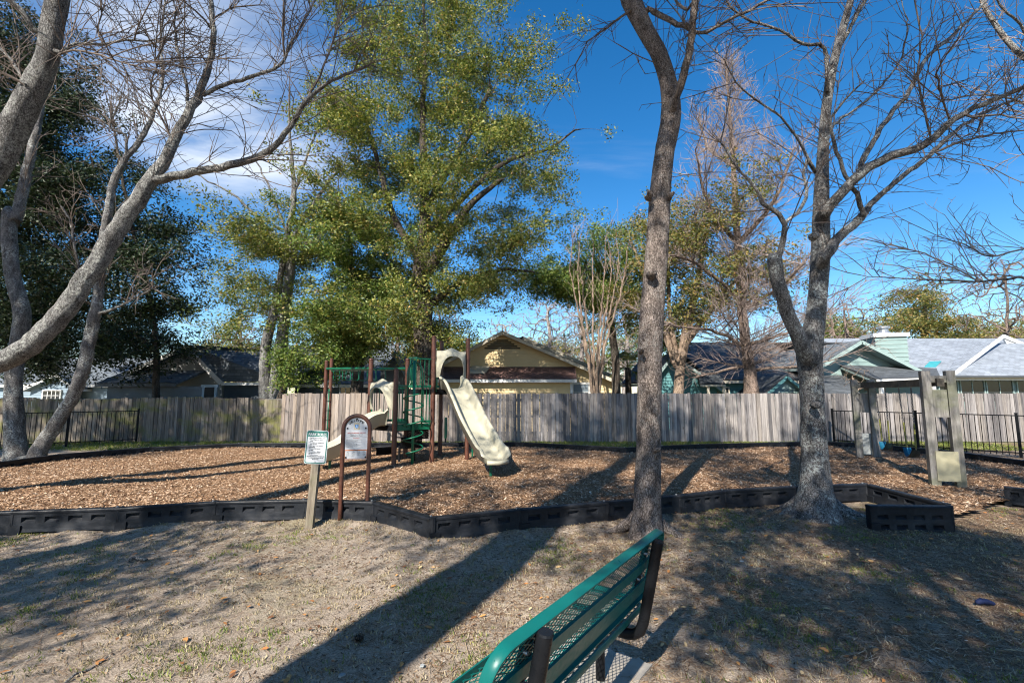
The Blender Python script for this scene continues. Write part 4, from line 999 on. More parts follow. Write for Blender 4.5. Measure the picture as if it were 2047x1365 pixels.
# lower roof along the front, one bay forward of the gable wall
y0 = HY - 1.5
q = [at(846, 757, y0), at(1153, 757, y0), at(1150, 733, HY - 0.03), at(868, 733, HY - 0.03)]
roof(h, q, M['roof_maroon'])
trim(h, q[0] + Vector((0, 0.02, -0.10)), q[1] + Vector((0, 0.02, -0.10)), 0.04, 0.15, M['trim_white'], 'gutter')
siding(h, [(q[0].x + 0.2, 0), (q[1].x - 0.25, 0), (q[1].x - 0.25, q[0].z - 0.10), (q[0].x + 0.2, q[0].z - 0.10)], y0 + 0.35, M['side_yellow'])
trim(h, (q[1].x - 0.22, y0 + 0.32, 0), (q[1].x - 0.22, y0 + 0.32, q[0].z - 0.1), 0.12, 0.06, M['trim_white'], 'corner_board')
MB().box((q[1].x - 0.2, HY - 0.6, 1.2), (0.1, 1.1, 2.4)).build('side_wall', M['side_yellow'], h)
w0, w1 = at(1146, 768, HY), at(1176, 800, HY); window(h, w0.x, w1.x, w1.z, w0.z, HY - 0.02, M['trim_white'], M['blind'], 1, 2, 0.1)
sk = at(932, 747, HY - 0.9); MB().prism([sk, sk + Vector((0.9, 0, 0)), sk + Vector((1.1, 0.6, 0.30)), sk + Vector((0.25, 0.6, 0.30))], (0, 0, 0.12)).build('roof_vent', M['trim_tan'], h)
A2, L2_, R2 = at(1045, 672, HY + 3), at(985, 690, HY + 3), at(1245, 757, HY + 3)
roof(h, [R2, A2, A2 + Vector((0, 6, 0)), R2 + Vector((0, 6, 0))], M['roof_brown']); roof(h, [A2 - Vector((4.5, 0, 2.0)), A2, A2 + Vector((0, 6, 0)), A2 + Vector((-4.5, 6, -2.0))], M['roof_brown'])
trim(h, R2 + Vector((0, -0.03, -0.1)), A2 + Vector((0, -0.03, -0.1)), 0.035, 0.18, M['trim_tan'], 'rake_board')

# --- teal house
TY = 22.5
h = empty('teal_house', at(1560, 784, TY + 4), 'dark teal clapboard house with long grey shingle roof and sage gable', 'house'); h.location.z = 0
r0, r1 = at(1345, 684, TY + 4.6), at(1690, 684, TY + 4.6); e0, e1_ = at(1430, 758, TY - 0.4), at(1662, 758, TY - 0.4)
roof(h, [Vector((r0.x, e0.y, e0.z)), e1_, Vector((e1_.x, r1.y, r1.z)), r0], M['roof_dark'])
roof(h, [r0, r1, r1 + Vector((0, 4.8, -2.3)), r0 + Vector((0, 4.8, -2.3))], M['roof_dark'])
trim(h, e0 + Vector((0, 0, -0.13)), e1_ + Vector((0, 0, -0.13)), 0.05, 0.14, M['trim_tan'], 'gutter')
siding(h, [(e0.x, 0), (e1_.x, 0), (e1_.x, e1_.z - 0.1), (e0.x, e0.z - 0.1)], TY, M['side_teal'])
gable(h, (1346, 706), (1303, 762), (1447, 779), TY - 1.0, 6.0, M['side_teal'], M['roof_dark'], M['trim_teal'], over=0.3, rake=0.12, inset=0.2)
gable(h, (1573, 750), (1528, 789), (1626, 791), TY - 2.4, 2.6, M['side_sage'], M['roof_dark'], M['side_teal'], over=0.2, rake=0.12, inset=0.12)
q = [at(1400, 766, TY - 2.0), at(1450, 766, TY - 2.0), at(1432, 741, TY - 0.98), at(1392, 741, TY - 0.98)]; roof(h, q, M['roof_dark']); trim(h, q[0] + Vector((0, 0, -0.1)), q[1] + Vector((0, 0, -0.1)), 0.04, 0.1, M['trim_tan'], 'gutter')
for px in (1416, 1447): trim(h, Z(at(px, 780, TY - 1.9), 0), Z(at(px, 780, TY - 1.9), q[0].z - 0.1), 0.1, 0.1, M['trim_tan'], 'porch_post')
w0, w1 = at(1444, 775, TY - 0.02), at(1456, 800, TY - 0.02); window(h, w0.x, w1.x, w1.z, w0.z, TY - 0.02, M['trim_tan'])
w0, w1 = at(1466, 768, TY - 0.02), at(1478, 800, TY - 0.02)
# sage gable end with porch roof
GY_ = TY - 1.4
A, Lp, Rp = gable(h, (1722, 679), (1640, 729), (1888, 762), GY_, 5.5, M['side_sage'], M['roof_grey'], M['trim_teal'], over=0.6, rake=0.15, inset=0.5, lap=0.19)
q = [at(1752, 757, GY_ - 2.6), at(1880, 753, GY_ - 2.6), at(1872, 736, GY_ - 0.03), at(1680, 729, GY_ - 0.03)]
roof(h, q, M['roof_dark']); trim(h, q[0] + Vector((0, 0, -0.09)), q[1] + Vector((0, 0, -0.09)), 0.05, 0.13, M['trim_white'], 'gutter')
trim(h, q[0] + Vector((0, 0, -0.17)), q[3] + Vector((0, 0, -0.15)), 0.05, 0.06, M['trim_teal'], 'porch_rafter')
for px in (1762, 1866): trim(h, Z(at(px, 780, GY_ - 2.4), 0), Z(at(px, 780, GY_ - 2.4), q[0].z - 0.15), 0.12, 0.12, M['trim_white'], 'porch_post')
q = [at(1600, 789, GY_ - 3.0), at(1722, 789, GY_ - 3.0), at(1690, 750, GY_ - 0.06), at(1606, 750, GY_ - 0.06)]; roof(h, q, M['roof_dark'])
# chimney
c0 = at(1771, 720, TY + 1.8); zt_ = at(1771, 676, TY + 1.8).z
ch = MB().box((c0.x, c0.y, zt_ / 2), (1.42, 1.3, zt_), R(-14)); cho = ch.build('chimney', M['side_sage'], h)
m = MB(); k = zt_ - 0.15; 
while k > zt_ - 2.4:
    m.box((c0.x, c0.y, k), (1.47, 1.35, 0.05), R(-14)); k -= 0.22
m.build('board_lap', M['trim_teal'], cho)
MB().box((c0.x, c0.y, zt_ + 0.10), (1.62, 1.5, 0.2), R(-14)).build('chimney_cap', M['trim_white'], cho)
MB().tube([Z(c0, zt_ + 0.2), Z(c0, zt_ + 0.36)], [0.34, 0.25], 14).tube([Z(c0, zt_ + 0.34), Z(c0, zt_ + 0.55)], 0.22, 14).tube([Z(c0, zt_ + 0.52), Z(c0, zt_ + 0.62)], 0.3, 14).build('flue', M['steel'], cho)

# --- light roofed house
LY = 24.0
h = empty('light_roof_house', at(1960, 784, LY + 4), 'house with pale grey shingle roof and dark windows beyond the swings', 'house'); h.location.z = 0
e0, e1_ = at(1800, 752, LY - 0.5), at(2260, 752, LY - 0.5); r0, r1 = at(1796, 691, LY + 5.5), at(2330, 665, LY + 5.5); r0.x = e0.x; r1.z = r0.z = (r0.z + r1.z) / 2 + 0.05
roof(h, [Vector((r0.x, e0.y, e0.z)), Vector((r1.x, e1_.y, e1_.z)), r1, r0], M['roof_light'])
trim(h, e0 + Vector((0, 0, -0.14)), e1_ + Vector((0, 0, -0.14)), 0.05, 0.16, M['trim_white'], 'gutter')
siding(h, [(e0.x + 0.2, 0), (e1_.x, 0), (e1_.x, e0.z - 0.1), (e0.x + 0.2, e0.z - 0.1)], LY, M['side_sage'])
for a, b in ((1874, 1912), (1917, 1965), (1969, 2022), (2030, 2090)):
    w0, w1 = at(a, 760, LY), at(b, 781, LY); window(h, w0.x, w1.x, w1.z - 0.3, w0.z, LY - 0.02, M['trim_teal'], None, 2, 1, 0.05)
A = at(2005, 670, LY + 3.0); rl, rr_ = at(1903, 751, LY - 0.9), at(2230, 751, LY - 0.9); Af = Vector((A.x, LY - 0.9, A.z)); Af = at(2005, 672, LY + 3.0)
roof(h, [rl, at(2330, 751, LY - 0.9), at(2330, 686, LY + 3.0), at(2020, 686, LY + 3.0)], M['roof_light'])
roof(h, [Vector((rl.x, rl.y, rl.z)), at(2020, 686, LY + 3.0), Af + Vector((0, 3, 0)), Vector((rl.x, rl.y + 4, rl.z))], M['roof_light'])
trim(h, rl + Vector((0, -0.04, 0.02)), Af + Vector((0, -0.04, 0.0)), 0.05, 0.2, M['trim_white'], 'rake_board'); trim(h, Af + Vector((0, -0.04, 0)), at(2045, 688, LY + 3.0), 0.05, 0.2, M['trim_white'], 'rake_board')
MB().prism([Af + Vector((0, 0.02, -0.05)), at(2045, 690, LY + 3.02), at(2015, 690, LY + 3.02)], (0, 0.1, 0)).build('gable_wall', M['trim_white'], h)
MB().prism([at(1842, 741, LY + 0.6), at(1866, 741, LY + 0.6), at(1881, 725, LY + 1.3), at(1857, 726, LY + 1.3)], (0, -0.05, 0.10)).build('skylight', M['skylight'], h)

# --- dark grey house on the left
GY2 = 22.0
h = empty('dark_grey_house', at(400, 784, GY2 + 3), 'dark grey shaded house with lean-to roof and white door frame', 'house'); h.location.z = 0
A, Lp, Rp = at(372, 690, GY2 + 1.2), at(238, 752, GY2), at(443, 762, GY2 - 0.6)
A = at(372, 690, GY2 - 0.4); Lp = at(238, 750, GY2 - 0.4); Rp = at(443, 762, GY2 - 0.4)
siding(h, [(Lp.x + 0.2, 0), (Rp.x - 0.2, 0), (Rp.x - 0.2, Rp.z), (A.x, A.z - 0.15), (Lp.x + 0.2, Lp.z)], GY2, M['side_pale'])
RA, RE = at(520, 701, GY2 + 7), at(540, 765, GY2 - 0.4)
roof(h, [Rp, Vector((RE.x + 0.6, Rp.y, Rp.z)), Vector((RE.x + 2.5, A.y + 3.4, A.z)), A + Vector((0, 0.2, 0))], M['roof_grey'])
roof(h, [Lp, A, A + Vector((0, 8, 0)), Lp + Vector((0, 8, 0))], M['roof_grey']); roof(h, [A, Vector((RE.x + 2.5, A.y + 3.4, A.z)), Vector((RE.x + 2.5, A.y + 8, A.z - 1.6)), A + Vector((0, 8, -1.6))], M['roof_grey'])
trim(h, Lp + Vector((0, -0.03, -0.1)), A + Vector((0, -0.03, -0.1)), 0.04, 0.2, M['trim_white'], 'rake_board'); trim(h, Rp + Vector((0, -0.03, -0.1)), A + Vector((0, -0.03, -0.1)), 0.04, 0.2, M['trim_white'], 'rake_board')
trim(h, Rp + Vector((0, 0, -0.12)), Vector((RE.x + 0.6, Rp.y, Rp.z - 0.12)), 0.05, 0.14, M['trim_white'], 'gutter')
siding(h, [(Rp.x - 0.5, 0), (RE.x + 0.5, 0), (RE.x + 0.5, Rp.z - 0.1), (Rp.x - 0.5, Rp.z - 0.1)], GY2 + 0.15, M['side_grey'])
q = [at(190, 766, GY2 - 2.4), at(352, 764, GY2 - 2.4), at(412, 740, GY2 - 0.05), at(252, 741, GY2 - 0.05)]; roof(h, q, M['roof_grey'])
trim(h, q[0] + Vector((0, 0, -0.1)), q[1] + Vector((0, 0, -0.1)), 0.04, 0.13, M['side_grey'], 'gutter')
siding(h, [(q[0].x + 0.3, 0), (q[1].x + 1.4, 0), (q[1].x + 1.4, q[0].z - 0.12), (q[0].x + 0.3, q[0].z - 0.12)], GY2 - 2.1, M['side_grey'])
w0, w1 = at(418, 774, GY2 - 1.9), at(436, 800, GY2 - 1.9); dr = MB().box(((w0.x + w1.x) / 2, GY2 - 2.16, w0.z / 2), (w1.x - w0.x, 0.05, w0.z)).build('door', M['dark_recess'], h)
m = MB()
for x in (w0.x - 0.05, w1.x + 0.05): m.box((x, GY2 - 2.17, w0.z / 2), (0.10, 0.07, w0.z))
m.box(((w0.x + w1.x) / 2, GY2 - 2.17, w0.z + 0.055), (w1.x - w0.x + 0.3, 0.075, 0.11)).build('door_frame', M['side_blue'], dr)

# --- pale blue house far left
BY_ = 27.0
h = empty('pale_blue_house', at(90, 784, BY_ + 3), 'pale blue house with a small divided window behind the leaning trunks', 'house'); h.location.z = 0
gable(h, (112, 745), (45, 775), (150, 775), BY_, 5.0, M['side_blue'], M['roof_grey'], M['trim_white'], over=0.3, inset=0.2)
q = [at(-260, 768, BY_ + 0.5), at(330, 768, BY_ + 0.5), at(330, 716, BY_ + 5.0), at(-260, 716, BY_ + 5.0)]; roof(h, q, M['roof_grey']); trim(h, q[0] + Vector((0, 0, -0.1)), q[1] + Vector((0, 0, -0.1)), 0.05, 0.15, M['trim_white'], 'gutter')
siding(h, [(q[0].x, 0), (q[1].x, 0), (q[1].x, q[0].z - 0.1), (q[0].x, q[0].z - 0.1)], BY_ + 0.8, M['side_blue'])
w0, w1 = at(90, 781, BY_), at(121, 800, BY_); window(h, w0.x, w1.x, w1.z, w0.z, BY_ - 0.03, M['trim_white'], None, 4, 2, 0.07)

# --- grey roofed house between the trees
MY = 23.5
h = empty('grey_roof_house', at(670, 784, MY + 4), 'house with plain grey roof behind the overhead ladder', 'house'); h.location.z = 0
q = [at(572, 767, MY), at(770, 768, MY), at(790, 690, MY + 5), at(560, 690, MY + 5)]; roof(h, q, M['roof_grey']); trim(h, q[0] + Vector((0, 0, -0.1)), q[1] + Vector((0, 0, -0.1)), 0.05, 0.15, M['trim_white'], 'gutter')
siding(h, [(q[0].x + 0.3, 0), (q[1].x, 0), (q[1].x, q[0].z - 0.1), (q[0].x + 0.3, q[0].z - 0.1)], MY + 0.35, M['side_grey'])
for a, b in ((682, 700), (703, 722)):
    w0, w1 = at(a, 771, MY + 0.3), at(b, 800, MY + 0.3); window(h, w0.x, w1.x, w1.z, w0.z, MY + 0.32, M['trim_white'], None, 2, 1, 0.06)
A = at(787, 702, MY - 0.8); E = at(818, 757, MY - 0.8)
roof(h, [E, A, A + Vector((0, 4, 0)), E + Vector((0, 4, 0))], M['roof_dark']); trim(h, E + Vector((0, -0.03, -0.08)), A + Vector((0, -0.03, -0.08)), 0.04, 0.18, M['side_blue'], 'rake_board')
siding(h, [(A.x - 0.7, 0), (E.x - 0.2, 0), (E.x - 0.2, E.z), (A.x, A.z - 0.15), (A.x - 0.7, A.z - 0.9)], MY - 0.5, M['side_grey'])

# ================================================================== trees
def catmull(pts, rad, step):
    P = [np.array(p, float) for p in pts]; out = [P[0]]; ro = [rad[0]]
    for i in range(len(P) - 1):
        a, b, c, d = P[max(0, i - 1)], P[i], P[i + 1], P[min(len(P) - 1, i + 2)]
        k = max(1, int(np.linalg.norm(c - b) / step))
        for q in range(1, k + 1):
            t = q / k
            out.append(0.5 * (2 * b + (c - a) * t + (2 * a - 5 * b + 4 * c - d) * t * t + (3 * b - a - 3 * c + d) * t ** 3)); ro.append(lerp(rad[i], rad[i + 1], t))
    return np.array(out), np.array(ro)
class Tree:
    def __init__(self, cap=60000):
        self.P = np.zeros((cap, 3)); self.D = np.zeros((cap, 3)); self.par = np.full(cap, -1, int); self.fix = np.zeros(cap); self.n = 0
    def _add(self, p, par, d, fix=0.0):
        i = self.n
        if i >= len(self.P): return i - 1
        self.P[i] = p; self.par[i] = par; self.D[i] = d; self.fix[i] = fix; self.n += 1; return i
    def limb(self, pts, rad, step=0.25, jit=0.0):
        P, r = catmull(pts, rad, step)
        if jit: P[1:-1] += rng.normal(0, jit, (len(P) - 2, 3))
        par = -1
        if self.n:
            par = int(np.argmin(np.linalg.norm(self.P[:self.n] - P[0], axis=1)))
        for k in range(len(P)):
            d = P[min(k + 1, len(P) - 1)] - P[max(k - 1, 0)]; d = d / (np.linalg.norm(d) + 1e-9)
            par = self._add(P[k], par, d, r[k])
        return self
    def grow(self, tips, step=0.4, jit=0.05, bend=0.35, wdir=0.5, lo=0):
        tips = np.asarray(tips); S = self.P[:self.n]
        dd = np.array([np.min(((S - t) ** 2).sum(1)) for t in tips]); start = self.n; leaf = []
        for t in tips[np.argsort(dd)]:
            v = t - self.P[lo:self.n]; d = np.sqrt((v ** 2).sum(1)) + 1e-6
            cs = (v * self.D[lo:self.n]).sum(1) / d
            j = int(np.argmin(d * (1.0 + wdir * (1 - cs) * 0.5))) + lo; dj = np.linalg.norm(t - self.P[j]) + 1e-6
            k = max(2, int(dj / step)); p0 = self.P[j].copy(); c = p0 + self.D[j] * dj * bend + (t - p0) * 0.25; par = j
            prev = p0
            for q in range(1, k + 1):
                u = q / k; p = (1 - u) ** 2 * p0 + 2 * u * (1 - u) * c + u * u * t
                if q < k: p = p + rng.normal(0, jit, 3)
                dr = p - prev; dr = dr / (np.linalg.norm(dr) + 1e-9); par = self._add(p, par, dr); prev = p
            leaf.append(par)
        return np.array(leaf)
    def mesh(self, tip_r=0.004, e=2.3, wobble=0.05, scale_r=1.0, split=None):
        n = self.n; acc = np.zeros(n); r = np.zeros(n)
        for i in range(n - 1, -1, -1):
            r[i] = self.fix[i] if self.fix[i] > 0 else max(tip_r, acc[i] ** (1 / e)) * scale_r
            p = self.par[i]
            if p >= 0: acc[p] += max(r[i], tip_r) ** e
        main = np.full(n, -1, int); best = np.zeros(n)
        for i in range(1, n):
            p = self.par[i]
            if p >= 0 and r[i] + (1e-3 if self.fix[i] > 0 and i == p + 1 else 0) > best[p]: best[p] = r[i] + (1e-3 if self.fix[i] > 0 and i == p + 1 else 0); main[p] = i
        chains = []
        for i in range(n):
            p = self.par[i]
            if p < 0 or main[p] != i:
                ch = ([p] if p >= 0 else []) + [i]; k = i
                while main[k] >= 0: k = main[k]; ch.append(k)
                rr = r[ch].copy()
                if p >= 0: rr[0] = min(rr[0], rr[1] * 1.25)
                chains.append((np.array(ch), rr))
        groups = {}
        for ch, rr in chains:
            m = rr.max(); s = 3 if m < 0.012 else (4 if m < 0.03 else (7 if m < 0.08 else (14 if m < 0.12 else 30)))
            groups.setdefault(s, []).append((ch, rr))
        VV, FF, base = [], [], 0; thin = []
        for s, lst in groups.items():
            for ch, rr in lst:
                if len(ch) < 2: continue
                P = self.P[ch]; T = np.zeros_like(P); T[1:-1] = P[2:] - P[:-2]; T[0] = P[1] - P[0]; T[-1] = P[-1] - P[-2]
                T /= (np.linalg.norm(T, axis=1)[:, None] + 1e-9)
                ax = P[-1] - P[0]; ref = np.array([1.0, 0.13, 0.07]) if abs(ax[0]) < 0.7 * np.linalg.norm(ax) else np.array([0.1, 1.0, 0.12])
                U = np.cross(T, ref); U /= (np.linalg.norm(U, axis=1)[:, None] + 1e-9); W = np.cross(T, U)
                if len(ch) > 2 or True: rr = rr.copy(); rr[-1] *= 0.6
                a = 2 * np.pi * np.arange(s) / s
                RR = np.repeat(rr[:, None], s, 1)
                if s >= 12:
                    z = np.cumsum(np.r_[0, np.linalg.norm(np.diff(P, axis=0), axis=1)])[:, None]; f1_, f2_, f3_ = rng.uniform(0, 6, 3)
                    RR = RR * (1 + wobble * np.sin(2 * a + f1_ + 1.3 * z) + wobble * 0.8 * np.sin(3 * a + f2_ - 2.1 * z) + wobble * 0.6 * np.sin(5 * a + f3_ + 3.7 * z) + rng.normal(0, wobble * 0.42, RR.shape))
                V = P[:, None, :] + (U[:, None, :] * np.cos(a)[None, :, None] + W[:, None, :] * np.sin(a)[None, :, None]) * RR[:, :, None]
                k = len(ch); V = V.reshape(-1, 3)
                if s >= 7: V = np.vstack([V, V[-s:] * 0.0 + P[-1]]); k += 1
                i0 = np.arange(k - 1)[:, None] * s; q = np.arange(s)[None, :]; q2 = (q + 1) % s
                F = np.stack([i0 + q, i0 + q2, i0 + s + q2, i0 + s + q], 2).reshape(-1, 4) + base
                VV.append(V); FF.append(F); thin.append(np.full(len(F), s <= 4)); base += len(V)
        V = np.vstack(VV); F = np.vstack(FF); th_ = np.concatenate(thin)
        return V, F, th_
def leaf_mesh(name, C, n, spread, size, mat, up=0.25, asp=0.42):
    C = np.repeat(C, n, 0); N = len(C)
    off = rng.normal(0, 1, (N, 3)) * np.array(spread); C = C + off
    L = rng.uniform(0.65, 1.3, N) * size
    a, b, nr = ori_quads(C, L, L * asp, up)
    a[:, 2] += rng.normal(0, 0.35, N) * L / 2
    V = np.stack([C - a, C + b - a * 0.1, C + a, C - b - a * 0.1], 1)
    V[:, 1] += nr * (L * 0.06)[:, None]; V[:, 3] += nr * (L * 0.06)[:, None]
    return np_mesh(name, V.reshape(-1, 3), np.arange(4 * N).reshape(-1, 4), mat)
def finish(T, name, label, barkm, twigm=None, base=None, leaves=None, group=None, cat='tree', tip_r=0.004, smooth=True, wobble=0.05, e=2.7):
    b = Vector(T.P[0]) if base is None else base
    root = empty(name, (b.x, b.y, 0), label, cat, group)
    V, F, th_ = T.mesh(tip_r, e, wobble)
    link('trunk', np_mesh('trunk', V, F[~th_], barkm, smooth), root)
    if th_.any(): tag(link('branches', np_mesh('branches', V, F[th_], twigm or barkm, smooth), root), None, None, None, 'stuff')
    if leaves is not None:
        tag(link('crown', leaves, root), None, None, None, 'stuff')
    return root
W_SC = [1.0]
def pxl(pts, D, dd=None):
    # pixel polyline [(px, py, width px)] at depth D (plus per-point offsets) -> points and radii
    P, r = [], []
    for k, q in enumerate(pts):
        Y = D + (dd[k] if dd is not None and k < len(dd) else (dd[-1] if dd else 0))
        p = at(q[0], q[1], Y); P.append(tuple(p)); r.append(q[2] * 0.47 * W_SC[0] * Y / F_PX * math.cos(math.atan((q[0] - CX) / F_PX)))
    return P, r
def ramp_dd(n, a, b): return [lerp(a, b, k / max(1, n - 1)) for k in range(n)]
def twigs_on(T, sel, count, rmin, rmax, upb=0.25, rr=(0.0, 0.12)):
    ids = np.array([i for i in range(T.n) if sel(T.P[i], T.fix[i])]); w = np.array([1.0 / (0.02 + T.fix[i]) for i in ids]); w /= w.sum()
    ch = rng.choice(ids, count, p=w); d = rng.normal(0, 1, (count, 3)); d /= np.linalg.norm(d, axis=1)[:, None]; d = d * 0.75 + T.D[ch] * 0.55; d[:, 2] += upb
    d /= np.linalg.norm(d, axis=1)[:, None]
    return T.P[ch] + d * rng.uniform(rmin, rmax, (count, 1))
def sprays(tips, k, r):
    t = np.repeat(tips, k, 0); return t + rng.normal(0, r, t.shape)
def side_dirs(D, lo, hi, upb):
    n = len(D); r_ = rng.normal(0, 1, (n, 3)); r_ -= D * (r_ * D).sum(1)[:, None]; r_ /= np.linalg.norm(r_, axis=1)[:, None] + 1e-9
    a = rng.uniform(lo, hi, n)[:, None]; q = D * np.cos(a) + r_ * np.sin(a); q[:, 2] += upb; return q / np.linalg.norm(q, axis=1)[:, None]
def shoots(T, ids, lens, ang=(0.5, 1.0), upb=0.1, seg=0.14, curl=0.10, droop=0.0):
    # straight tapering shoots leaving existing nodes at a natural angle; returns the new node ids
    dirs = side_dirs(T.D[ids], ang[0], ang[1], upb); new = []
    for i_, d_, L in zip(ids, dirs, lens):
        k = max(2, int(L / seg)); p = T.P[i_].copy(); par = int(i_); c_ = rng.normal(0, curl, 3); c_[2] -= droop
        for q in range(k):
            d_ = d_ + c_ * (1.0 / k) + rng.normal(0, 0.035, 3); d_ = d_ / np.linalg.norm(d_); p = p + d_ * (L / k)
            par = T._add(p, par, d_); new.append(par)
    return np.array(new)
def bare(T, sel, n1, r1, n2, r2, step=0.25, upb=0.3):
    ids = np.array([i_ for i_ in range(T.n) if sel(T.P[i_], T.fix[i_])]); w = np.array([1.0 / (0.05 + T.fix[i_]) for i_ in ids]); w /= w.sum()
    s1 = shoots(T, rng.choice(ids, n1, p=w), rng.uniform(r1[0], r1[1], n1) * 1.15, (0.45, 1.05), upb * 0.6, 0.16, 0.25)
    m_ = int(n1 * n2 * 0.30); s2 = shoots(T, rng.choice(s1, m_), rng.uniform(0.7, 2.0, m_) * r2, (0.5, 1.0), upb * 0.3, 0.12, 0.2)
    m_ = int(n1 * n2 * 0.30); shoots(T, rng.choice(s2, m_), rng.uniform(0.4, 1.1, m_) * r2, (0.5, 1.0), 0.0, 0.1, 0.15)
    return T

# ---- straight trunk beside the bench
T = Tree(); D = 5.95; W_SC[0] = 0.92
P, r = pxl([(1291, 1085, 88), (1291, 1062, 76), (1292, 1030, 66), (1294, 960, 61), (1297, 880, 58), (1300, 700, 56), (1308, 560, 54), (1318, 420, 52), (1328, 310, 50), (1341, 235, 52), (1336, 170, 44), (1318, 110, 41), (1290, 60, 42), (1262, 0, 48), (1236, -80, 42), (1220, -180, 36), (1240, -320, 28), (1230, -480, 16)], D, ramp_dd(18, 0, 0.5))
T.limb(P, r, 0.10)
def limb(T, pts, D, d0, d1, step=0.12, jit=0.008):
    P, r = pxl(pts, D, ramp_dd(len(pts), d0, d1)); T.limb(P, r, step, jit)
limb(T, [(1346, 215, 22), (1366, 150, 21), (1383, 70, 19), (1388, 0, 18), (1396, -80, 15), (1410, -200, 10)], D, 0.1, -0.3)
limb(T, [(1297, 18, 15), (1340, 42, 14), (1378, 58, 13)], D, 0.3, 0.0); limb(T, [(1384, 62, 10), (1410, 66, 9), (1475, 30, 8), (1535, 0, 7), (1600, -40, 5)], D, 0, -0.6)
limb(T, [(1375, 20, 8), (1340, -10, 7), (1320, -60, 6)], D, 0, 0.5); limb(T, [(1262, 20, 8), (1215, 55, 4), (1160, 95, 2)], D, 0.3, 0.6); limb(T, [(1352, 190, 8), (1358, 165, 4), (1362, 148, 1.5)], D, 0.0, -0.05)
limb(T, [(1230, -60, 20), (1130, -120, 14), (1040, -140, 10), (960, -180, 6)], D, 0.3, 1.2); limb(T, [(1225, -160, 16), (1330, -220, 12), (1460, -260, 7)], D, 0.4, -0.8)
bare(T, lambda p, f: p[2] > 6.3 and f < 0.13, 170, (0.3, 1.1), 6, 0.22, upb=-0.1)
rt = finish(T, 'bare_tree', 'bare tree with straight brown trunk beside the bench end', M['bark_brown'], M['twig_grey'], tip_r=0.0036, wobble=0.035)
# knots and roots of that trunk
for px, py, s_ in ((1300, 388, 16), (1341, 390, 13), (1306, 545, 22), (1285, 700, 10), (1313, 900, 12)):
    q = at(px, py, D - 0.10 + 0.12 * (abs(px - 1318 if py < 450 else 0) / 26))
    s_ *= 0.62; MB().tube([q + Vector((0, 0.10, -0.02)), q + Vector((0, 0.02, 0)), q + Vector((math.copysign(0.03, px - 1312), -0.03, 0.02)), q + Vector((math.copysign(0.035, px - 1312), -0.045, 0.02))], [s_ * 0.0036 * 1.4, s_ * 0.0036 * 1.15, s_ * 0.0036 * 0.8, 0.005], 9).build('knot', M['bark_brown'], rt, True)
def roots(root, c, r0, n, L, mat, seed=0):
    rr = random.Random(seed)
    for k in range(n):
        a = 2 * math.pi * k / n + rr.uniform(-0.25, 0.25); l = L * rr.uniform(0.6, 1.2); pts = []; rd = []
        for q in range(6):
            u = q / 5; d = r0 * 0.55 + l * u; aa = a + rr.uniform(-0.12, 0.12) * u
            pts.append((c.x + d * math.cos(aa), c.y + d * math.sin(aa), 0.22 * (1 - u) ** 2.0 - 0.005 - 0.03 * u)); rd.append(lerp(0.095, 0.022, u ** 0.7))
        MB().tube(pts, rd, 9).build('root', mat, root, True)
roots(rt, gr(1291, 1066), 0.2, 8, 0.50, M['bark_brown'], 3)

# ---- flared trunk inside the border corner
T = Tree(); D = 6.8; W_SC[0] = 0.95
P, r = pxl([(1634, 1075, 150), (1633, 1040, 128), (1632, 1016, 104), (1630, 982, 84), (1628, 940, 69), (1625, 850, 58), (1622, 760, 56), (1618, 700, 62), (1630, 640, 46), (1634, 600, 43), (1639, 520, 45), (1641, 440, 42), (1643, 380, 38), (1646, 290, 28), (1655, 190, 25), (1670, 110, 22), (1690, 40, 20), (1705, -20, 18), (1725, -120, 15), (1715, -260, 10), (1730, -400, 6)], D, ramp_dd(21, 0, 0.6))
T.limb(P, r, 0.10)
limb(T, [(1614, 712, 42), (1600, 680, 38), (1580, 640, 35), (1560, 580, 33), (1550, 540, 34), (1544, 508, 37)], D, 0.0, -0.3)
limb(T, [(1556, 515, 17), (1566, 480, 15), (1572, 450, 14), (1556, 428, 13), (1525, 405, 11), (1508, 370, 8), (1470, 330, 6), (1440, 285, 4)], D, -0.3, -0.7)
limb(T, [(1570, 445, 10), (1592, 425, 9), (1612, 395, 9), (1606, 350, 7), (1612, 320, 6)], D, -0.35, -0.1)
limb(T, [(1630, 345, 9), (1600, 290, 7), (1572, 245, 6), (1500, 190, 5), (1462, 150, 3.5), (1448, 120, 2)], D, 0.0, -0.9)
limb(T, [(1648, 512, 32), (1680, 472, 25), (1722, 436, 24), (1735, 415, 18), (1770, 380, 15), (1850, 318, 14), (1900, 270, 12), (1960, 230, 10), (2047, 190, 8), (2120, 150, 5)], D, 0.0, 0.9)
limb(T, [(1727, 428, 15), (1714, 388, 13), (1690, 350, 11), (1668, 290, 10), (1660, 240, 8), (1690, 200, 6), (1730, 160, 4)], D, 0.1, -0.5)
limb(T, [(1650, 425, 31), (1680, 388, 28), (1720, 347, 27), (1780, 312, 25), (1850, 290, 23), (1890, 252, 20), (1950, 215, 17), (2047, 175, 14), (2130, 140, 10), (2250, 60, 5)], D, 0.0, -1.2)
limb(T, [(1716, 345, 16), (1735, 300, 15), (1780, 230, 14), (1820, 180, 13), (1850, 118, 12), (1900, 75, 11), (1945, 30, 9), (1985, -20, 8), (2040, -120, 5)], D, -0.1, 0.9)
limb(T, [(1862, 285, 9), (1848, 220, 8), (1835, 150, 7), (1842, 70, 6), (1825, -10, 5), (1830, -100, 3)], D, -0.5, -1.0)
limb(T, [(1900, 250, 8), (1880, 190, 7), (1872, 150, 6), (1890, 110, 5), (1930, 60, 3)], D, -0.6, -1.6)
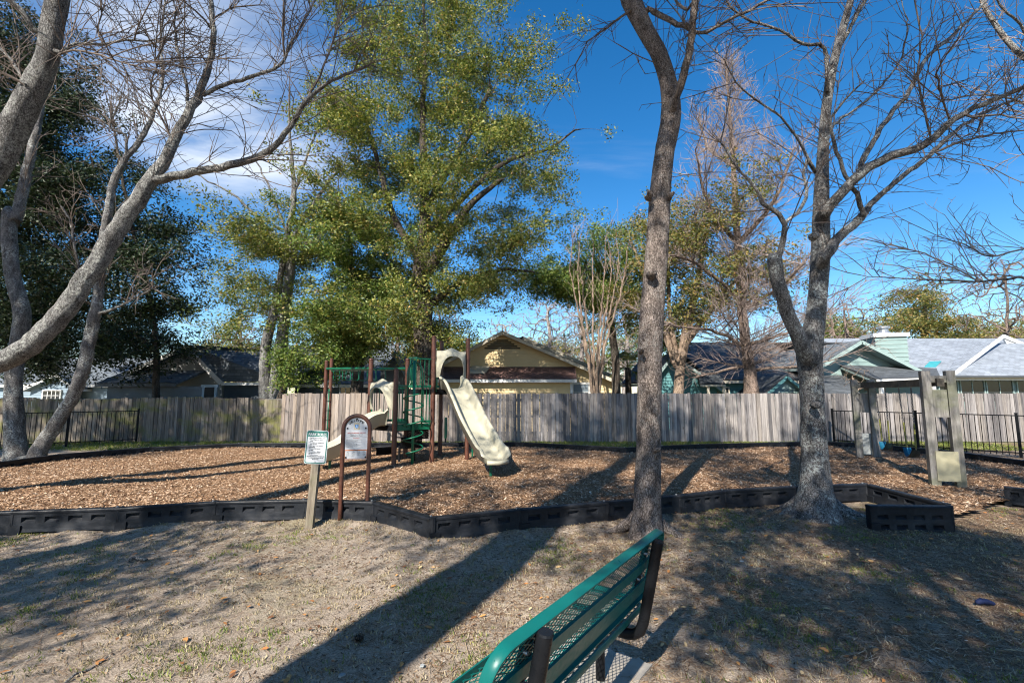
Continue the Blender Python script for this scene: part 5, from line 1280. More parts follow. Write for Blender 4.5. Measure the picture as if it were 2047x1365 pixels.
limb(T, [(1654, 180, 11), (1648, 98, 10), (1605, 88, 9), (1560, 62, 7), (1480, 32, 6), (1445, -5, 4), (1400, -60, 3)], D, 0.3, -0.4)
limb(T, [(1648, 300, 13), (1668, 250, 7), (1740, 195, 6), (1800, 120, 5), (1815, 40, 4)], D, 0.3, 1.0)
limb(T, [(1862, 306, 8), (1950, 275, 7), (2047, 260, 5), (2120, 250, 3)], D, 0.5, 1.2); limb(T, [(1945, 235, 8), (2000, 230, 6), (2060, 240, 4)], D, -0.9, -1.5)
limb(T, [(1680, 90, 12), (1720, 20, 10), (1760, -60, 7), (1800, -180, 4)], D, 0.5, 0.1)
bare(T, lambda p, f: p[2] > 3.9 and f < 0.12, 420, (0.25, 1.1), 7, 0.22, upb=0.15)
rt = finish(T, 'bare_tree', 'lichen-spotted bare tree with flared base and cut side limb', M['bark_lichen'], M['twig_grey'], tip_r=0.0038, wobble=0.04)
roots(rt, gr(1633, 1032), 0.36, 10, 0.62, M['bark_lichen'], 8)
for px, py, s_ in ((1632, 470, 11), (1636, 810, 10)):
    q = at(px, py, D - 0.17); MB().tube([q + Vector((0, 0.10, 0)), q, q + Vector((0, -0.02, 0.0))], [s_ * 0.006, s_ * 0.005, 0.004], 9).build('knot', M['bark_lichen'], rt, True)

# ---- leaning tree rooted outside the left picture edge
T = Tree(); D = 7.0; W_SC[0] = 0.80
P, r = pxl([(-265, 1010, 170), (-262, 950, 130), (-255, 850, 122), (-215, 700, 118), (-150, 560, 112), (-70, 420, 106), (-10, 325, 102), (35, 240, 97), (70, 170, 86), (95, 115, 76), (106, 50, 77), (118, -10, 74), (130, -90, 60), (150, -220, 45), (140, -380, 25)], D, ramp_dd(15, 0, -0.6))
T.limb(P, r, 0.12)
limb(T, [(-250, 838, 95), (-170, 795, 92), (-80, 757, 90), (0, 722, 84), (60, 690, 76), (130, 620, 67), (190, 530, 58), (240, 450, 55), (280, 392, 50), (302, 360, 48), (335, 315, 36), (352, 270, 34), (385, 215, 28), (405, 170, 23), (422, 110, 18), (426, 50, 16), (420, 0, 14), (412, -70, 12), (420, -180, 7)], D, 0, 0.8)
limb(T, [(305, 362, 30), (370, 348, 26), (430, 336, 24), (500, 320, 22), (550, 292, 19), (585, 243, 16), (610, 205, 14), (650, 170, 10), (690, 150, 8), (740, 130, 4)], D, 0.4, -0.2)
limb(T, [(408, 190, 15), (450, 168, 13), (510, 152, 11), (545, 140, 10), (568, 120, 9), (580, 90, 8), (610, 40, 6), (640, -20, 4)], D, 0.6, 1.2)
limb(T, [(608, 208, 8), (640, 150, 7), (660, 100, 6), (672, 60, 4)], D, 0.0, 0.5); limb(T, [(570, 118, 7), (565, 60, 6), (568, 0, 4)], D, 1.0, 0.8)
limb(T, [(376, 240, 12), (372, 170, 10), (358, 110, 9), (348, 50, 7), (352, 20, 5)], D, 0.6, 0.2); limb(T, [(345, 280, 8), (320, 230, 7), (300, 180, 6), (318, 120, 5), (330, 70, 3)], D, 0.6, 0.0)
limb(T, [(122, 105, 14), (150, 90, 12), (205, 88, 10), (250, 80, 8), (310, 82, 5), (360, 60, 3)], D, -0.5, 0.1); limb(T, [(122, 108, 12), (160, 102, 9), (215, 115, 7), (270, 130, 5), (320, 110, 3)], D, -0.5, -0.9)
limb(T, [(206, 88, 7), (195, 60, 6), (205, 10, 5), (200, -40, 4)], D, -0.2, 0.2)
limb(T, [(68, 62, 24), (40, 20, 22), (5, -8, 20), (-60, -50, 16), (-140, -120, 10)], D, -0.5, -1.0); limb(T, [(50, 170, 14), (22, 120, 11), (0, 95, 9), (-40, 50, 6)], D, -0.5, 0.2)
limb(T, [(424, 60, 8), (390, 20, 7), (350, -10, 5)], D, 0.8, 0.2); limb(T, [(420, 40, 7), (470, 15, 5), (530, 10, 3)], D, 0.8, 1.3); limb(T, [(124, -30, 25), (220, -110, 16), (330, -160, 9)], D, -0.5, 0.2)
bare(T, lambda p, f: p[2] > 4.3 and f < 0.11, 460, (0.3, 1.5), 8, 0.30, upb=0.1)
finish(T, 'bare_tree', 'leaning lichen-grey bare tree whose limbs cross the left sky', M['bark_grey'], M['twig_grey'], tip_r=0.004, wobble=0.045)

W_SC[0] = 1.0
# ---- twin trunked tree by the left border
T = Tree(); D = 12.6
P, r = pxl([(32, 930, 60), (31, 905, 54), (29, 850, 48), (28, 750, 43), (36, 690, 41), (44, 625, 40), (28, 560, 37), (18, 490, 39), (20, 415, 40)], D, ramp_dd(9, 0, 0.3)); T.limb(P, r, 0.2)
limb(T, [(30, 445, 32), (45, 385, 27), (60, 315, 24), (76, 245, 22), (86, 190, 18), (110, 110, 14), (120, 20, 9), (130, -60, 5)], D, 0.3, 1.0)
limb(T, [(64, 928, 50), (78, 900, 43), (98, 868, 38), (130, 820, 35), (155, 770, 33), (174, 710, 31), (185, 650, 29), (195, 600, 25), (200, 540, 24), (206, 480, 23), (218, 420, 21), (225, 372, 20), (246, 325, 16), (280, 280, 14), (308, 222, 11), (325, 160, 9), (322, 80, 6), (330, 0, 4)], D, -0.3, 0.4)
limb(T, [(190, 630, 10), (232, 615, 6), (280, 590, 3.5), (310, 575, 2)], D, 0, -0.8); limb(T, [(250, 320, 8), (252, 270, 7), (220, 255, 5), (240, 200, 4)], D, 0.2, -0.4)
limb(T, [(165, 560, 9), (150, 500, 7), (140, 440, 6), (120, 410, 4)], D, -0.2, -0.6)
bare(T, lambda p, f: p[2] > 4.2 and f < 0.13, 240, (0.4, 1.5), 6, 0.3, upb=0.2)
finish(T, 'bare_tree', 'forked bare tree standing at the back border on the left', M['bark_lichen'], M['twig_grey'], tip_r=0.006)

# ---- limbs reaching in from a tree beyond the right edge
T = Tree(); D = 9.0; W_SC[0] = 0.72
P, r = pxl([(2420, 960, 80), (2410, 800, 60), (2370, 560, 52), (2260, 330, 42), (2150, 200, 36), (2080, 140, 30), (2028, 98, 24), (1990, 50, 19), (1962, 0, 16), (1945, -80, 12), (1930, -200, 6)], D, ramp_dd(11, 0, 0.5)); T.limb(P, r, 0.2)
limb(T, [(2372, 570, 24), (2240, 560, 18), (2110, 556, 14), (2047, 555, 12), (1965, 562, 9), (1870, 560, 7), (1790, 556, 4), (1735, 553, 2)], D, 0, -0.4)
limb(T, [(1955, 562, 7), (1890, 528, 6), (1835, 502, 5), (1780, 498, 3), (1745, 505, 2)], D, -0.2, 0.3); limb(T, [(2240, 500, 14), (2110, 505, 10), (2047, 498, 8), (1980, 513, 7), (1932, 490, 5), (1880, 475, 3)], D, 0.2, 0.8)
limb(T, [(2080, 140, 16), (2047, 60, 12), (2000, 10, 9), (1960, -60, 5)], D, 0.2, -0.5); limb(T, [(2200, 265, 16), (2110, 240, 12), (2030, 200, 9), (1960, 190, 6), (1900, 200, 3)], D, 0.2, -0.8)
bare(T, lambda p, f: f < 0.12 and p[2] > 3.2, 280, (0.3, 1.2), 6, 0.24, upb=0.2)
finish(T, 'bare_tree', 'bare tree beyond the right edge, its pale branches reaching in', M['bark_grey'], M['twig_pale'], tip_r=0.0045)

W_SC[0] = 1.0
# ---- leafy trees
def envelope(profile, D, depth, n, seed, shell=0.62, gaps=0.0, gs=0.35, skew=0.0):
    # sample tips in a crown given as (py, left px, right px) rows at depth D
    rows = sorted(profile); ys = np.array([r_[0] for r_ in rows]); xl = np.array([r_[1] for r_ in rows]); xr = np.array([r_[2] for r_ in rows]); out = []
    wts = (xr - xl).astype(float); lo, hi = ys[0], ys[-1]; wm = wts.max()
    while len(out) < n:
        py = rng.uniform(lo, hi); a = np.interp(py, ys, xl); b = np.interp(py, ys, xr)
        if rng.uniform() > (b - a) / wm: continue
        ang = rng.uniform(0, 2 * math.pi); rad = rng.uniform(0, 1) ** shell
        Y = D + depth * math.sin(ang) * rad * (0.4 + 0.6 * (b - a) / wm)
        px = (a + b) / 2 + (b - a) / 2 * math.cos(ang) * rad
        p = at(px, py, D); p = Vector((p.x, Y, p.z))
        if gaps and mnoise.noise(Vector((p.x * gs + seed, p.y * gs, p.z * gs * 1.3))) < gaps: continue
        out.append(tuple(p))
    return np.array(out)
def boughs(prof, D, depth, ntip, nb, seed, gaps, gs, ext=(0.75, 0.42, 0.24), lift=0.12, cx=None):
    # crown made of separate layered boughs: each a flat spray pointing away from the stem
    cen = envelope(prof, D, depth, nb, seed, 0.5, gaps, gs); out = []
    mx = np.mean([(a + b) / 2 for _, a, b in prof]) if cx is None else cx; k = int(math.ceil(ntip / nb))
    for c_ in cen:
        ax = at(mx, 500, D).x; o = np.array([c_[0] - ax, c_[1] - D, 0.0]); l = np.linalg.norm(o) + 1e-6; o = o / l; tg = np.array([-o[1], o[0], 0]); s = rng.uniform(0.6, 1.35)
        q = rng.normal(0, 1, (int(k * rng.uniform(0.5, 1.5)) + 2, 3)) * np.array(ext) * s; tilt = rng.uniform(-0.1, 0.5)
        out.append(c_ + q[:, :1] * (o + np.array([0, 0, tilt])) + q[:, 1:2] * tg + np.outer(q[:, 2], [0, 0, 1]) + np.array([0, 0, lift]))
    return np.vstack(out)
def leafy(name, label, trunk, D, prof, depth, ntip, nleaf, size, leafm, barkm, spread=(0.34, 0.34, 0.22), limbs=(), gaps=-0.12, group=None, up=0.12, seed=0, cat='tree', tip_r=0.006, step=0.5, gs=0.35, nb=None, sc=1.0, ext=(0.75, 0.42, 0.24)):
    T = Tree(); P, r = pxl(trunk, D); T.limb(P, r, 0.3, 0.01)
    for l in limbs: limb(T, l, D, 0, 0, 0.3, 0.02)
    if nb: tips = boughs(prof, D, depth, ntip, nb, seed, gaps, gs, ext)
    else: tips = envelope(prof, D, depth, ntip, seed, gaps=gaps, gs=gs)
    lf = T.grow(tips, step, 0.05, 0.22, 0.6)
    C = T.P[lf]; lm = leaf_mesh('crown', C, nleaf, spread, size, leafm, up, 0.48)
    return finish(T, name, label, barkm, M['twig_grey'], leaves=lm, group=group, cat=cat, tip_r=tip_r)

leafy('oak_tree', 'tall evergreen oak towering behind the play structure', [(846, 890, 58), (847, 860, 50), (848, 740, 44), (846, 640, 42), (842, 540, 34), (850, 440, 25), (848, 340, 18), (845, 230, 13), (850, 110, 9), (846, 0, 6), (840, -50, 3)], 19.0,
      [(-55, 790, 880), (-20, 745, 905), (5, 715, 920), (40, 690, 975), (86, 680, 1045), (137, 670, 1090), (190, 655, 1125), (235, 640, 1130), (280, 618, 1125), (330, 600, 1130), (380, 592, 1160), (430, 570, 1135), (480, 566, 1090), (540, 562, 1060), (600, 575, 1040), (660, 600, 960), (715, 610, 800)], 4.0, 2700, 72, 0.112, M['leaf_oak'], M['bark_dark'], (0.19, 0.19, 0.14),
      [[(843, 560, 26), (900, 470, 20), (940, 410, 15), (1000, 360, 9)], [(846, 620, 15), (930, 560, 11), (1000, 540, 8), (1070, 545, 4)], [(842, 520, 20), (790, 440, 15), (760, 340, 11), (730, 240, 7)], [(848, 420, 16), (920, 300, 12), (980, 180, 8)], [(842, 600, 14), (760, 560, 11), (690, 560, 8)], [(848, 470, 14), (1000, 330, 10), (1090, 300, 6), (1150, 260, 4)]], -0.13, seed=2.0, nb=265)
leafy('evergreen_tree', 'lower bright green tree hanging over the overhead ladder', [(714, 880, 34), (714, 800, 29), (716, 720, 24), (712, 640, 18), (705, 560, 12), (700, 480, 7)], 18.6,
      [(430, 650, 740), (480, 635, 780), (540, 618, 790), (600, 600, 790), (660, 585, 770), (705, 575, 760), (730, 600, 690), (748, 640, 670)], 2.4, 640, 78, 0.105, M['leaf_bright'], M['bark_dark'], (0.18, 0.18, 0.13), gaps=-0.1, seed=5, nb=60, ext=(0.6, 0.4, 0.26))
leafy('evergreen_shrub', 'bright green shrub leaning over the fence by the dark trunks', [(545, 880, 18), (560, 800, 14), (575, 740, 9), (585, 700, 6)], 17.7,
      [(690, 560, 610), (720, 540, 640), (750, 535, 625), (775, 545, 600)], 0.7, 60, 80, 0.10, M['leaf_bright'], M['bark_dark'], (0.2, 0.2, 0.15), cat='shrub', seed=9, step=0.25)
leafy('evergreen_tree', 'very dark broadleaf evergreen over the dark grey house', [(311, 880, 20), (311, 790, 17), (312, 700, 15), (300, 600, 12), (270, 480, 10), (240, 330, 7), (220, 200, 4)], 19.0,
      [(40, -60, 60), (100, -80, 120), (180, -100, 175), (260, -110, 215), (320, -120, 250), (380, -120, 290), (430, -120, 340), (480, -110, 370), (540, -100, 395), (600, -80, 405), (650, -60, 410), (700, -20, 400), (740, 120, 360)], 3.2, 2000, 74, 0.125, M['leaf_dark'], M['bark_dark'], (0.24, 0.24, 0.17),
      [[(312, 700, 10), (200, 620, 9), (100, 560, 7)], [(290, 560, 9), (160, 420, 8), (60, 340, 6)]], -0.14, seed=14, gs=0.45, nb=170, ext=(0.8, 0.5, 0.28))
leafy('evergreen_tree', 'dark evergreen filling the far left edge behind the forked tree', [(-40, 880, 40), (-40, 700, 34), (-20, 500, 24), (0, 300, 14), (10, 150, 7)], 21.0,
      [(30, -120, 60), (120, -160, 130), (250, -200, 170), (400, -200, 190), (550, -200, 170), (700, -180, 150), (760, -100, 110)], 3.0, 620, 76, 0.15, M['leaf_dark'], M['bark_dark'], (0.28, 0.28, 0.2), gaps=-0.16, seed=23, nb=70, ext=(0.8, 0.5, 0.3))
leafy('oak_tree', 'slender half-leafed tree with two dark stems by the grey roof', [(530, 880, 32), (530, 790, 27), (530, 700, 24), (546, 630, 19), (560, 560, 15), (575, 470, 14), (588, 400, 12), (584, 330, 9), (578, 250, 6), (580, 180, 3)], 18.3,
      [(380, 540, 640), (430, 470, 660), (480, 430, 640), (540, 415, 620), (600, 420, 600), (650, 430, 560), (690, 450, 540)], 2.4, 420, 52, 0.10, M['leaf_oak'], M['bark_grey'], (0.18, 0.18, 0.12),
      [[(550, 880, 34), (555, 760, 30), (566, 660, 26), (578, 560, 22), (585, 490, 18)], [(584, 480, 11), (622, 415, 9), (660, 360, 6), (700, 325, 3)], [(570, 510, 9), (520, 440, 7), (460, 385, 5), (380, 345, 3)], [(582, 400, 8), (610, 320, 6), (640, 250, 4)], [(575, 470, 7), (540, 380, 5), (500, 300, 3)]], 0.0, seed=31, nb=40)
leafy('evergreen_tree', 'bronze green evergreen just right of the straight foreground trunk', [(1350, 880, 28), (1356, 790, 23), (1362, 720, 21), (1375, 650, 20), (1395, 560, 14), (1410, 470, 8)], 20.0,
      [(375, 1240, 1330), (410, 1215, 1440), (440, 1210, 1560), (500, 1205, 1600), (560, 1205, 1600), (610, 1215, 1570), (650, 1235, 1500), (690, 1250, 1400)], 3.2, 820, 60, 0.115, M['leaf_bronze'], M['bark_tan'], (0.20, 0.20, 0.15),
      [[(1352, 730, 18), (1325, 650, 14), (1290, 560, 10), (1260, 480, 6)], [(1362, 700, 16), (1420, 620, 12), (1490, 540, 8)], [(1356, 740, 14), (1340, 640, 10), (1335, 520, 7)]], -0.08, seed=44, nb=80)
leafy('evergreen_tree', 'bright leafy tree overhanging the yellow house roof', [(1235, 880, 24), (1232, 790, 20), (1228, 700, 16), (1215, 600, 12), (1190, 520, 7)], 21.5,
      [(480, 1120, 1260), (520, 1080, 1290), (570, 1060, 1290), (620, 1070, 1270), (660, 1110, 1260)], 2.0, 620, 66, 0.115, M['leaf_bright'], M['bark_dark'], (0.2, 0.2, 0.14), gaps=-0.12, seed=51, nb=70)
leafy('yellow_bush', 'yellow-leafed bush showing behind the tall posts', [(905, 860, 18), (903, 780, 14), (900, 710, 9), (900, 670, 5)], 27.0,
      [(655, 885, 925), (680, 878, 935), (705, 880, 935), (740, 885, 930)], 0.9, 60, 60, 0.13, M['leaf_yellow'], M['bark_dark'], (0.22, 0.22, 0.18), cat='shrub', seed=3, step=0.3)
leafy('evergreen_tree', 'broad bronze oak rising behind the chimney', [(1850, 800, 30), (1850, 740, 26), (1848, 690, 20), (1850, 640, 12), (1848, 605, 6)], 44.0,
      [(588, 1790, 1880), (610, 1750, 1930), (640, 1725, 1965), (670, 1690, 1990), (700, 1660, 2010), (730, 1660, 2010)], 5.5, 560, 60, 0.22, M['leaf_bronze'], M['bark_dark'], (0.42, 0.42, 0.28), gaps=-0.12, gs=0.22, tip_r=0.012, step=1.0, seed=61, nb=70, ext=(1.2, 0.9, 0.45))
leafy('evergreen_tree', 'small green tree far off between flared trunk and chimney', [(1670, 800, 14), (1670, 740, 11), (1670, 680, 7), (1668, 650, 4)], 46.0,
      [(635, 1650, 1690), (660, 1630, 1705), (700, 1625, 1700)], 2.0, 90, 55, 0.26, M['leaf_bright'], M['bark_dark'], (0.6, 0.6, 0.4), tip_r=0.012, step=1.0, seed=66)

for px_, top_, w_, m_, lab_ in ((1130, 668, 150, 'leaf_bronze', 'distant bronze tree behind the yellow house ridge'), (1285, 660, 150, 'leaf_bright', 'distant green tree between the yellow and teal houses'), (470, 690, 190, 'leaf_bronze', 'distant bronze tree over the dark grey house'),
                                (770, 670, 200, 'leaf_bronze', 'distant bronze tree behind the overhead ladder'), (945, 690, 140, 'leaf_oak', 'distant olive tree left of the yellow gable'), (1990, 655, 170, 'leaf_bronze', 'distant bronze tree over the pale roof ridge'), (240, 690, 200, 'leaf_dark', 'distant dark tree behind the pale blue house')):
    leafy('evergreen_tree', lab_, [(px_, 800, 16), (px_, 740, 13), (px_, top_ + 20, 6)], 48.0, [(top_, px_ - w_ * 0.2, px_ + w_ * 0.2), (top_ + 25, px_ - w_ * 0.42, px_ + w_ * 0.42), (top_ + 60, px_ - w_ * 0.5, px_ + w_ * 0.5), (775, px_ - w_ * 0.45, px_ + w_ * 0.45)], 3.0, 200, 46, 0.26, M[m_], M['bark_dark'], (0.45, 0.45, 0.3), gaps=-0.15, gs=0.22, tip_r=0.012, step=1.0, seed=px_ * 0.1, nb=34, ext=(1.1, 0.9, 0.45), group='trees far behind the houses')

# ---- bald cypress
T = Tree(90000); D = 18.6
P, r = pxl([(1503, 880, 46), (1503, 800, 36), (1500, 760, 28), (1490, 680, 23), (1482, 590, 21), (1474, 480, 17), (1470, 400, 14), (1464, 300, 10), (1458, 220, 7), (1452, 150, 5), (1450, 125, 2)], D); T.limb(P, r, 0.25, 0.01)
for l in ([(1480, 480, 12), (1520, 440, 10), (1560, 380, 7), (1585, 300, 4)], [(1472, 480, 12), (1430, 440, 9), (1405, 370, 6), (1390, 300, 3)], [(1468, 330, 7), (1420, 300, 5), (1400, 250, 3)], [(1482, 600, 10), (1400, 530, 7), (1340, 510, 4)], [(1488, 690, 10), (1420, 660, 7), (1330, 650, 4)], [(1490, 690, 10), (1560, 670, 7), (1640, 640, 4)], [(1484, 620, 9), (1550, 580, 7), (1610, 520, 4)], [(1496, 730, 8), (1430, 745, 6), (1380, 755, 3)], [(1498, 740, 8), (1560, 735, 6), (1620, 730, 3)]):
    limb(T, l, D, 0, random.uniform(-2.5, 2.5), 0.3, 0.02)
tr = np.arange(T.n); tr = tr[T.P[:T.n][:, 2] > 2.6]; zz = T.P[tr][:, 2]; ztop_ = zz.max()
prim = []
for k in range(230):
    z = lerp_(2.8, ztop_ - 0.15, (k / 229) ** 1.1); i_ = tr[int(np.argmin(np.abs(zz - z) + rng.uniform(0, 0.2, len(zz))))]
    u = (z - 2.6) / (ztop_ - 2.6); L = 3.1 * (1 - u) ** 0.75 * rng.uniform(0.6, 1.05) + 0.25; az = rng.uniform(0, 6.283); el_ = lerp_(0.12, 0.95, u) + rng.normal(0, 0.1)
    d_ = np.array([math.cos(az) * math.cos(el_), math.sin(az) * math.cos(el_), math.sin(el_)]); p = T.P[i_].copy(); par = int(i_); n_ = max(4, int(L / 0.22))
    for q in range(n_):
        d_ = d_ + np.array([0, 0, 0.035]) + rng.normal(0, 0.035, 3); d_ /= np.linalg.norm(d_); p = p + d_ * (L / n_); par = T._add(p, par, d_); prim.append(par)
prim = np.array(prim); lim = np.arange(T.n); lim = lim[(T.fix[:T.n] > 0) & (T.fix[:T.n] < 0.12)]
ids = np.concatenate([rng.choice(prim, 3600), rng.choice(lim, 500)]); s2 = shoots(T, ids, rng.uniform(0.3, 0.95, len(ids)), (0.45, 0.9), 0.12, 0.2, 0.2)
ids = rng.choice(s2, 6500); shoots(T, ids, rng.uniform(0.12, 0.42, len(ids)), (0.4, 0.9), 0.05, 0.16, 0.15)
finish(T, 'cypress_tree', 'bare reddish conical cypress standing before the teal house', M['bark_red'], plain('twig_red', (0.27, 0.215, 0.19), 0.85, 0.2, 0.3, 2, 0), tip_r=0.0060, e=2.9)

# ---- crape myrtle clump
T = Tree(); D = 18.9
stems = []
for k, (xb, xm, xt) in enumerate([(1183, 1172, 1140), (1186, 1178, 1160), (1189, 1186, 1185), (1192, 1196, 1208), (1195, 1206, 1235), (1198, 1210, 1250), (1188, 1168, 1155), (1194, 1200, 1222)]):
    limb(T, [(1190 if k else 1189, 880, 10), (xb, 780, 7), (xm, 690, 5), (lerp(xm, xt, 0.5), 620, 3.6), (xt, 540, 2.4), (xt + random.uniform(-15, 15), 470, 1.6)], D, 0, random.uniform(-1.2, 1.2), 0.25, 0.02)
bare(T, lambda p, f: p[2] > 3.8 and f < 0.09, 130, (0.5, 1.4), 3, 0.22, upb=0.6)
finish(T, 'crape_myrtle', 'bare many-stemmed tan crape myrtle against the yellow house corner', M['bark_tan'], M['twig_pale'], tip_r=0.006, wobble=0.03)

# ---- pale bare trees far behind the houses
def far_bare(px, top, D, label, w, seed, m='bark_pale'):
    T = Tree(); P, r = pxl([(px, 810, 14), (px, 760, 12), (px + 4, (760 + top) / 2, 8), (px - 3, top + 10, 3)], D); T.limb(P, r, 0.6, 0.04)
    tp = envelope([(top, px - w * 0.25, px + w * 0.25), (top + 40, px - w * 0.45, px + w * 0.45), (top + 90, px - w * 0.5, px + w * 0.5), (760, px - w * 0.35, px + w * 0.35)], D, w * 0.45 * D / F_PX, 260, seed)
    lf = T.grow(tp, 0.7, 0.08, 0.3, 0.6); T.grow(sprays(T.P[lf], 3, 0.45), 0.6, 0.03, 0.3, 0.8)
    return finish(T, 'bare_tree', label, M[m], M['twig_pale'], tip_r=0.016, group='bare trees far behind the houses')
far_bare(1095, 600, 38, 'pale bare tree rising right behind the yellow house ridge', 130, 1)
far_bare(1160, 620, 42, 'pale bare tree behind the crape myrtle stems', 110, 2)
far_bare(1010, 640, 44, 'pale bare tree behind the yellow gable apex', 110, 3)
far_bare(790, 600, 46, 'greyish bare tree seen left of the oak trunk', 120, 4, 'bark_red')
far_bare(880, 610, 48, 'greyish bare tree seen right of the oak trunk', 110, 5, 'bark_red')
far_bare(1250, 620, 40, 'pale bare tree just left of the straight foreground trunk', 100, 6)
far_bare(480, 640, 40, 'brownish bare tree over the dark grey house ridge', 120, 7, 'bark_red')
far_bare(2010, 520, 34, 'twiggy bare tree over the pale roof at the right edge', 190, 8, 'bark_red')
far_bare(1690, 600, 36, 'bare tree directly behind the sage gable', 130, 9, 'bark_red')

# ---- sabal palm behind the fence
D = 24.0; c = at(1255, 735, D); root = empty('palm_tree', (c.x, c.y, 0), 'small sabal palm beside the straight foreground trunk', 'palm')
MB().tube([Z(c, 0), Z(c, c.z * 0.5), Z(c, c.z)], [0.2, 0.17, 0.15], 10).build('trunk', M['bark_dark'], root, True)
for k in range(26):
    az = random.uniform(0, 6.28); el_ = random.uniform(-0.7, 1.2); d = Vector((math.cos(az) * math.cos(el_), math.sin(az) * math.cos(el_), math.sin(el_))); L = random.uniform(0.6, 0.9); m = MB()
    hub = c + d * L; m.tube([c, c + d * L * 0.6 + Vector((0, 0, 0.05)), hub], 0.012, 4); sd = d.cross(Vector((0, 0, 1))).normalized(); upv = sd.cross(d)
    for q in range(14):
        a = R(-80 + 160 * q / 13); e = d * math.cos(a) + sd * math.sin(a); l2 = 0.62 * (1 - 0.25 * abs(a)); w_ = upv * 0.01 + (sd * math.cos(a) - d * math.sin(a)) * 0.022
        tip = hub + e * l2 + Vector((0, 0, -0.22)); mid_ = hub + e * l2 * 0.6 + Vector((0, 0, -0.02))
        m.add([hub, mid_ + w_, tip, mid_ - w_], [(0, 1, 2, 3)])
    m.build('frond', M['leaf_palm'], root)
# dry vine under the porch roof
T = Tree(); c = at(1715, 790, 19.6); T.limb([tuple(Z(c, 0)), tuple(Z(c, 1.4)), tuple(Z(c, 1.9))], [0.05, 0.04, 0.02], 0.3)
tp = np.array([tuple(at(random.uniform(1686, 1750), random.uniform(735, 785), 19.6 + random.uniform(-0.6, 0.6))) for _ in range(120)]); T.grow(tp, 0.25, 0.04, 0.2, 0.3)
finish(T, 'dry_vine', 'tangle of dry pale vine under the sage porch roof', M['bark_tan'], M['twig_pale'], cat='vine', tip_r=0.008)

# ---- trees standing behind the camera whose shade falls into view
def shade_tree(x, y, h0, h1, rad, tr, label, ntip, nleaf, seed, size=0.17, gaps=-0.1, m='leaf_oak', spread=(0.4, 0.4, 0.3), lean=(0, 0), gs=0.35):
    T = Tree(); T.limb([(x, y, -0.2), (x, y, 0.5), (x + lean[0] * 0.3, y + lean[1] * 0.3, h0 * 0.6), (x + lean[0], y + lean[1], h0), (x + lean[0] * 1.2, y + lean[1] * 1.2, (h0 + h1) / 2), (x + lean[0], y + lean[1], h1)], [tr * 1.4, tr, tr * 0.95, tr * 0.85, tr * 0.4, 0.03], 0.4)
    out = []
    while len(out) < ntip:
        z = rng.uniform(h0, h1); u = (z - h0) / (h1 - h0); rr = rad * math.sqrt(max(0.02, 1 - (2 * u - 0.9) ** 2 / 1.25)); a = rng.uniform(0, 6.283); q = rng.uniform(0, 1) ** 0.6 * rr
        p = (x + lean[0] + q * math.cos(a), y + lean[1] + q * math.sin(a), z)
        if mnoise.noise(Vector((p[0] * gs + seed, p[1] * gs, p[2] * gs))) < gaps: continue
        out.append(p)
    lf = T.grow(np.array(out), 0.6, 0.07, 0.3, 0.5)
    lm = leaf_mesh('crown', T.P[lf], nleaf, spread, size, M[m], 0.3) if nleaf else None
    return finish(T, 'shade_tree', label, M['bark_brown'], M['twig_grey'], leaves=lm, group='trees standing behind the viewpoint', tip_r=0.008)
shade_tree(-3.85, -2.6, 8.6, 21.5, 4.4, 0.40, 'thick trunked evergreen behind the viewpoint casting the broad trunk shadow', 560, 60, 1.5, 0.17, gaps=-0.02, spread=(0.3, 0.3, 0.22))
shade_tree(-0.1, -4.3, 5.4, 9.8, 2.4, 0.20, 'lower evergreen behind the viewpoint shading the sand right of the bench', 300, 60, 7.5, 0.14, 0.06, gs=0.75, spread=(0.26, 0.26, 0.2))
shade_tree(-8.3, -3.2, 4.2, 7.6, 2.7, 0.20, 'thin crowned tree behind the viewpoint dappling the sand on the left', 190, 40, 3.5, 0.15, 0.08, gs=0.8)
shade_tree(-20.5, 2.5, 5.5, 17.0, 5.2, 0.35, 'evergreen outside the left edge shading the mossy fence', 620, 56, 9.5, 0.22, -0.12)
shade_tree(4.2, -3.4, 8.0, 19.0, 4.2, 0.28, 'evergreen behind the viewpoint shading chips and fence by the swings', 460, 60, 12.5, 0.17, 0.0, spread=(0.3, 0.3, 0.22))
shade_tree(-9.0, -2.6, 16.5, 24.0, 3.4, 0.24, 'tall evergreen behind the viewpoint shading the fence behind the slides', 170, 36, 15.5, 0.2, 0.1)

# ================================================================== litter on the ground
def gz(x, y):
    i = np.clip(np.searchsorted(gy, y), 1, len(gy) - 1); j = np.clip(np.searchsorted(gx, x), 1, len(gx) - 1); return GZ[i, j]
def scatter(n, ylo=1.6, yhi=7.5, xlo=-8.0, xhi=9.0, dens=None, p=1.6):
    out = np.zeros((0, 2))
    while len(out) < n:
        y = ylo + (yhi - ylo) * rng.uniform(0, 1, n) ** p; x = rng.uniform(xlo, xhi, n)
        ok = (np.abs(x) < y * 1.25 + 0.8) & ~inpoly(x, y, bed)
        if dens is not None: ok &= rng.uniform(0, 1, n) < dens(x, y)
        out = np.vstack([out, np.stack([x[ok], y[ok]], 1)])
    out = out[:n]; return out[:, 0], out[:, 1], gz(out[:, 0], out[:, 1])
def nz2(x, y, s, o=0.0): return np.array([mnoise.noise(Vector((a * s + o, b * s, 1.7))) for a, b in zip(x, y)])
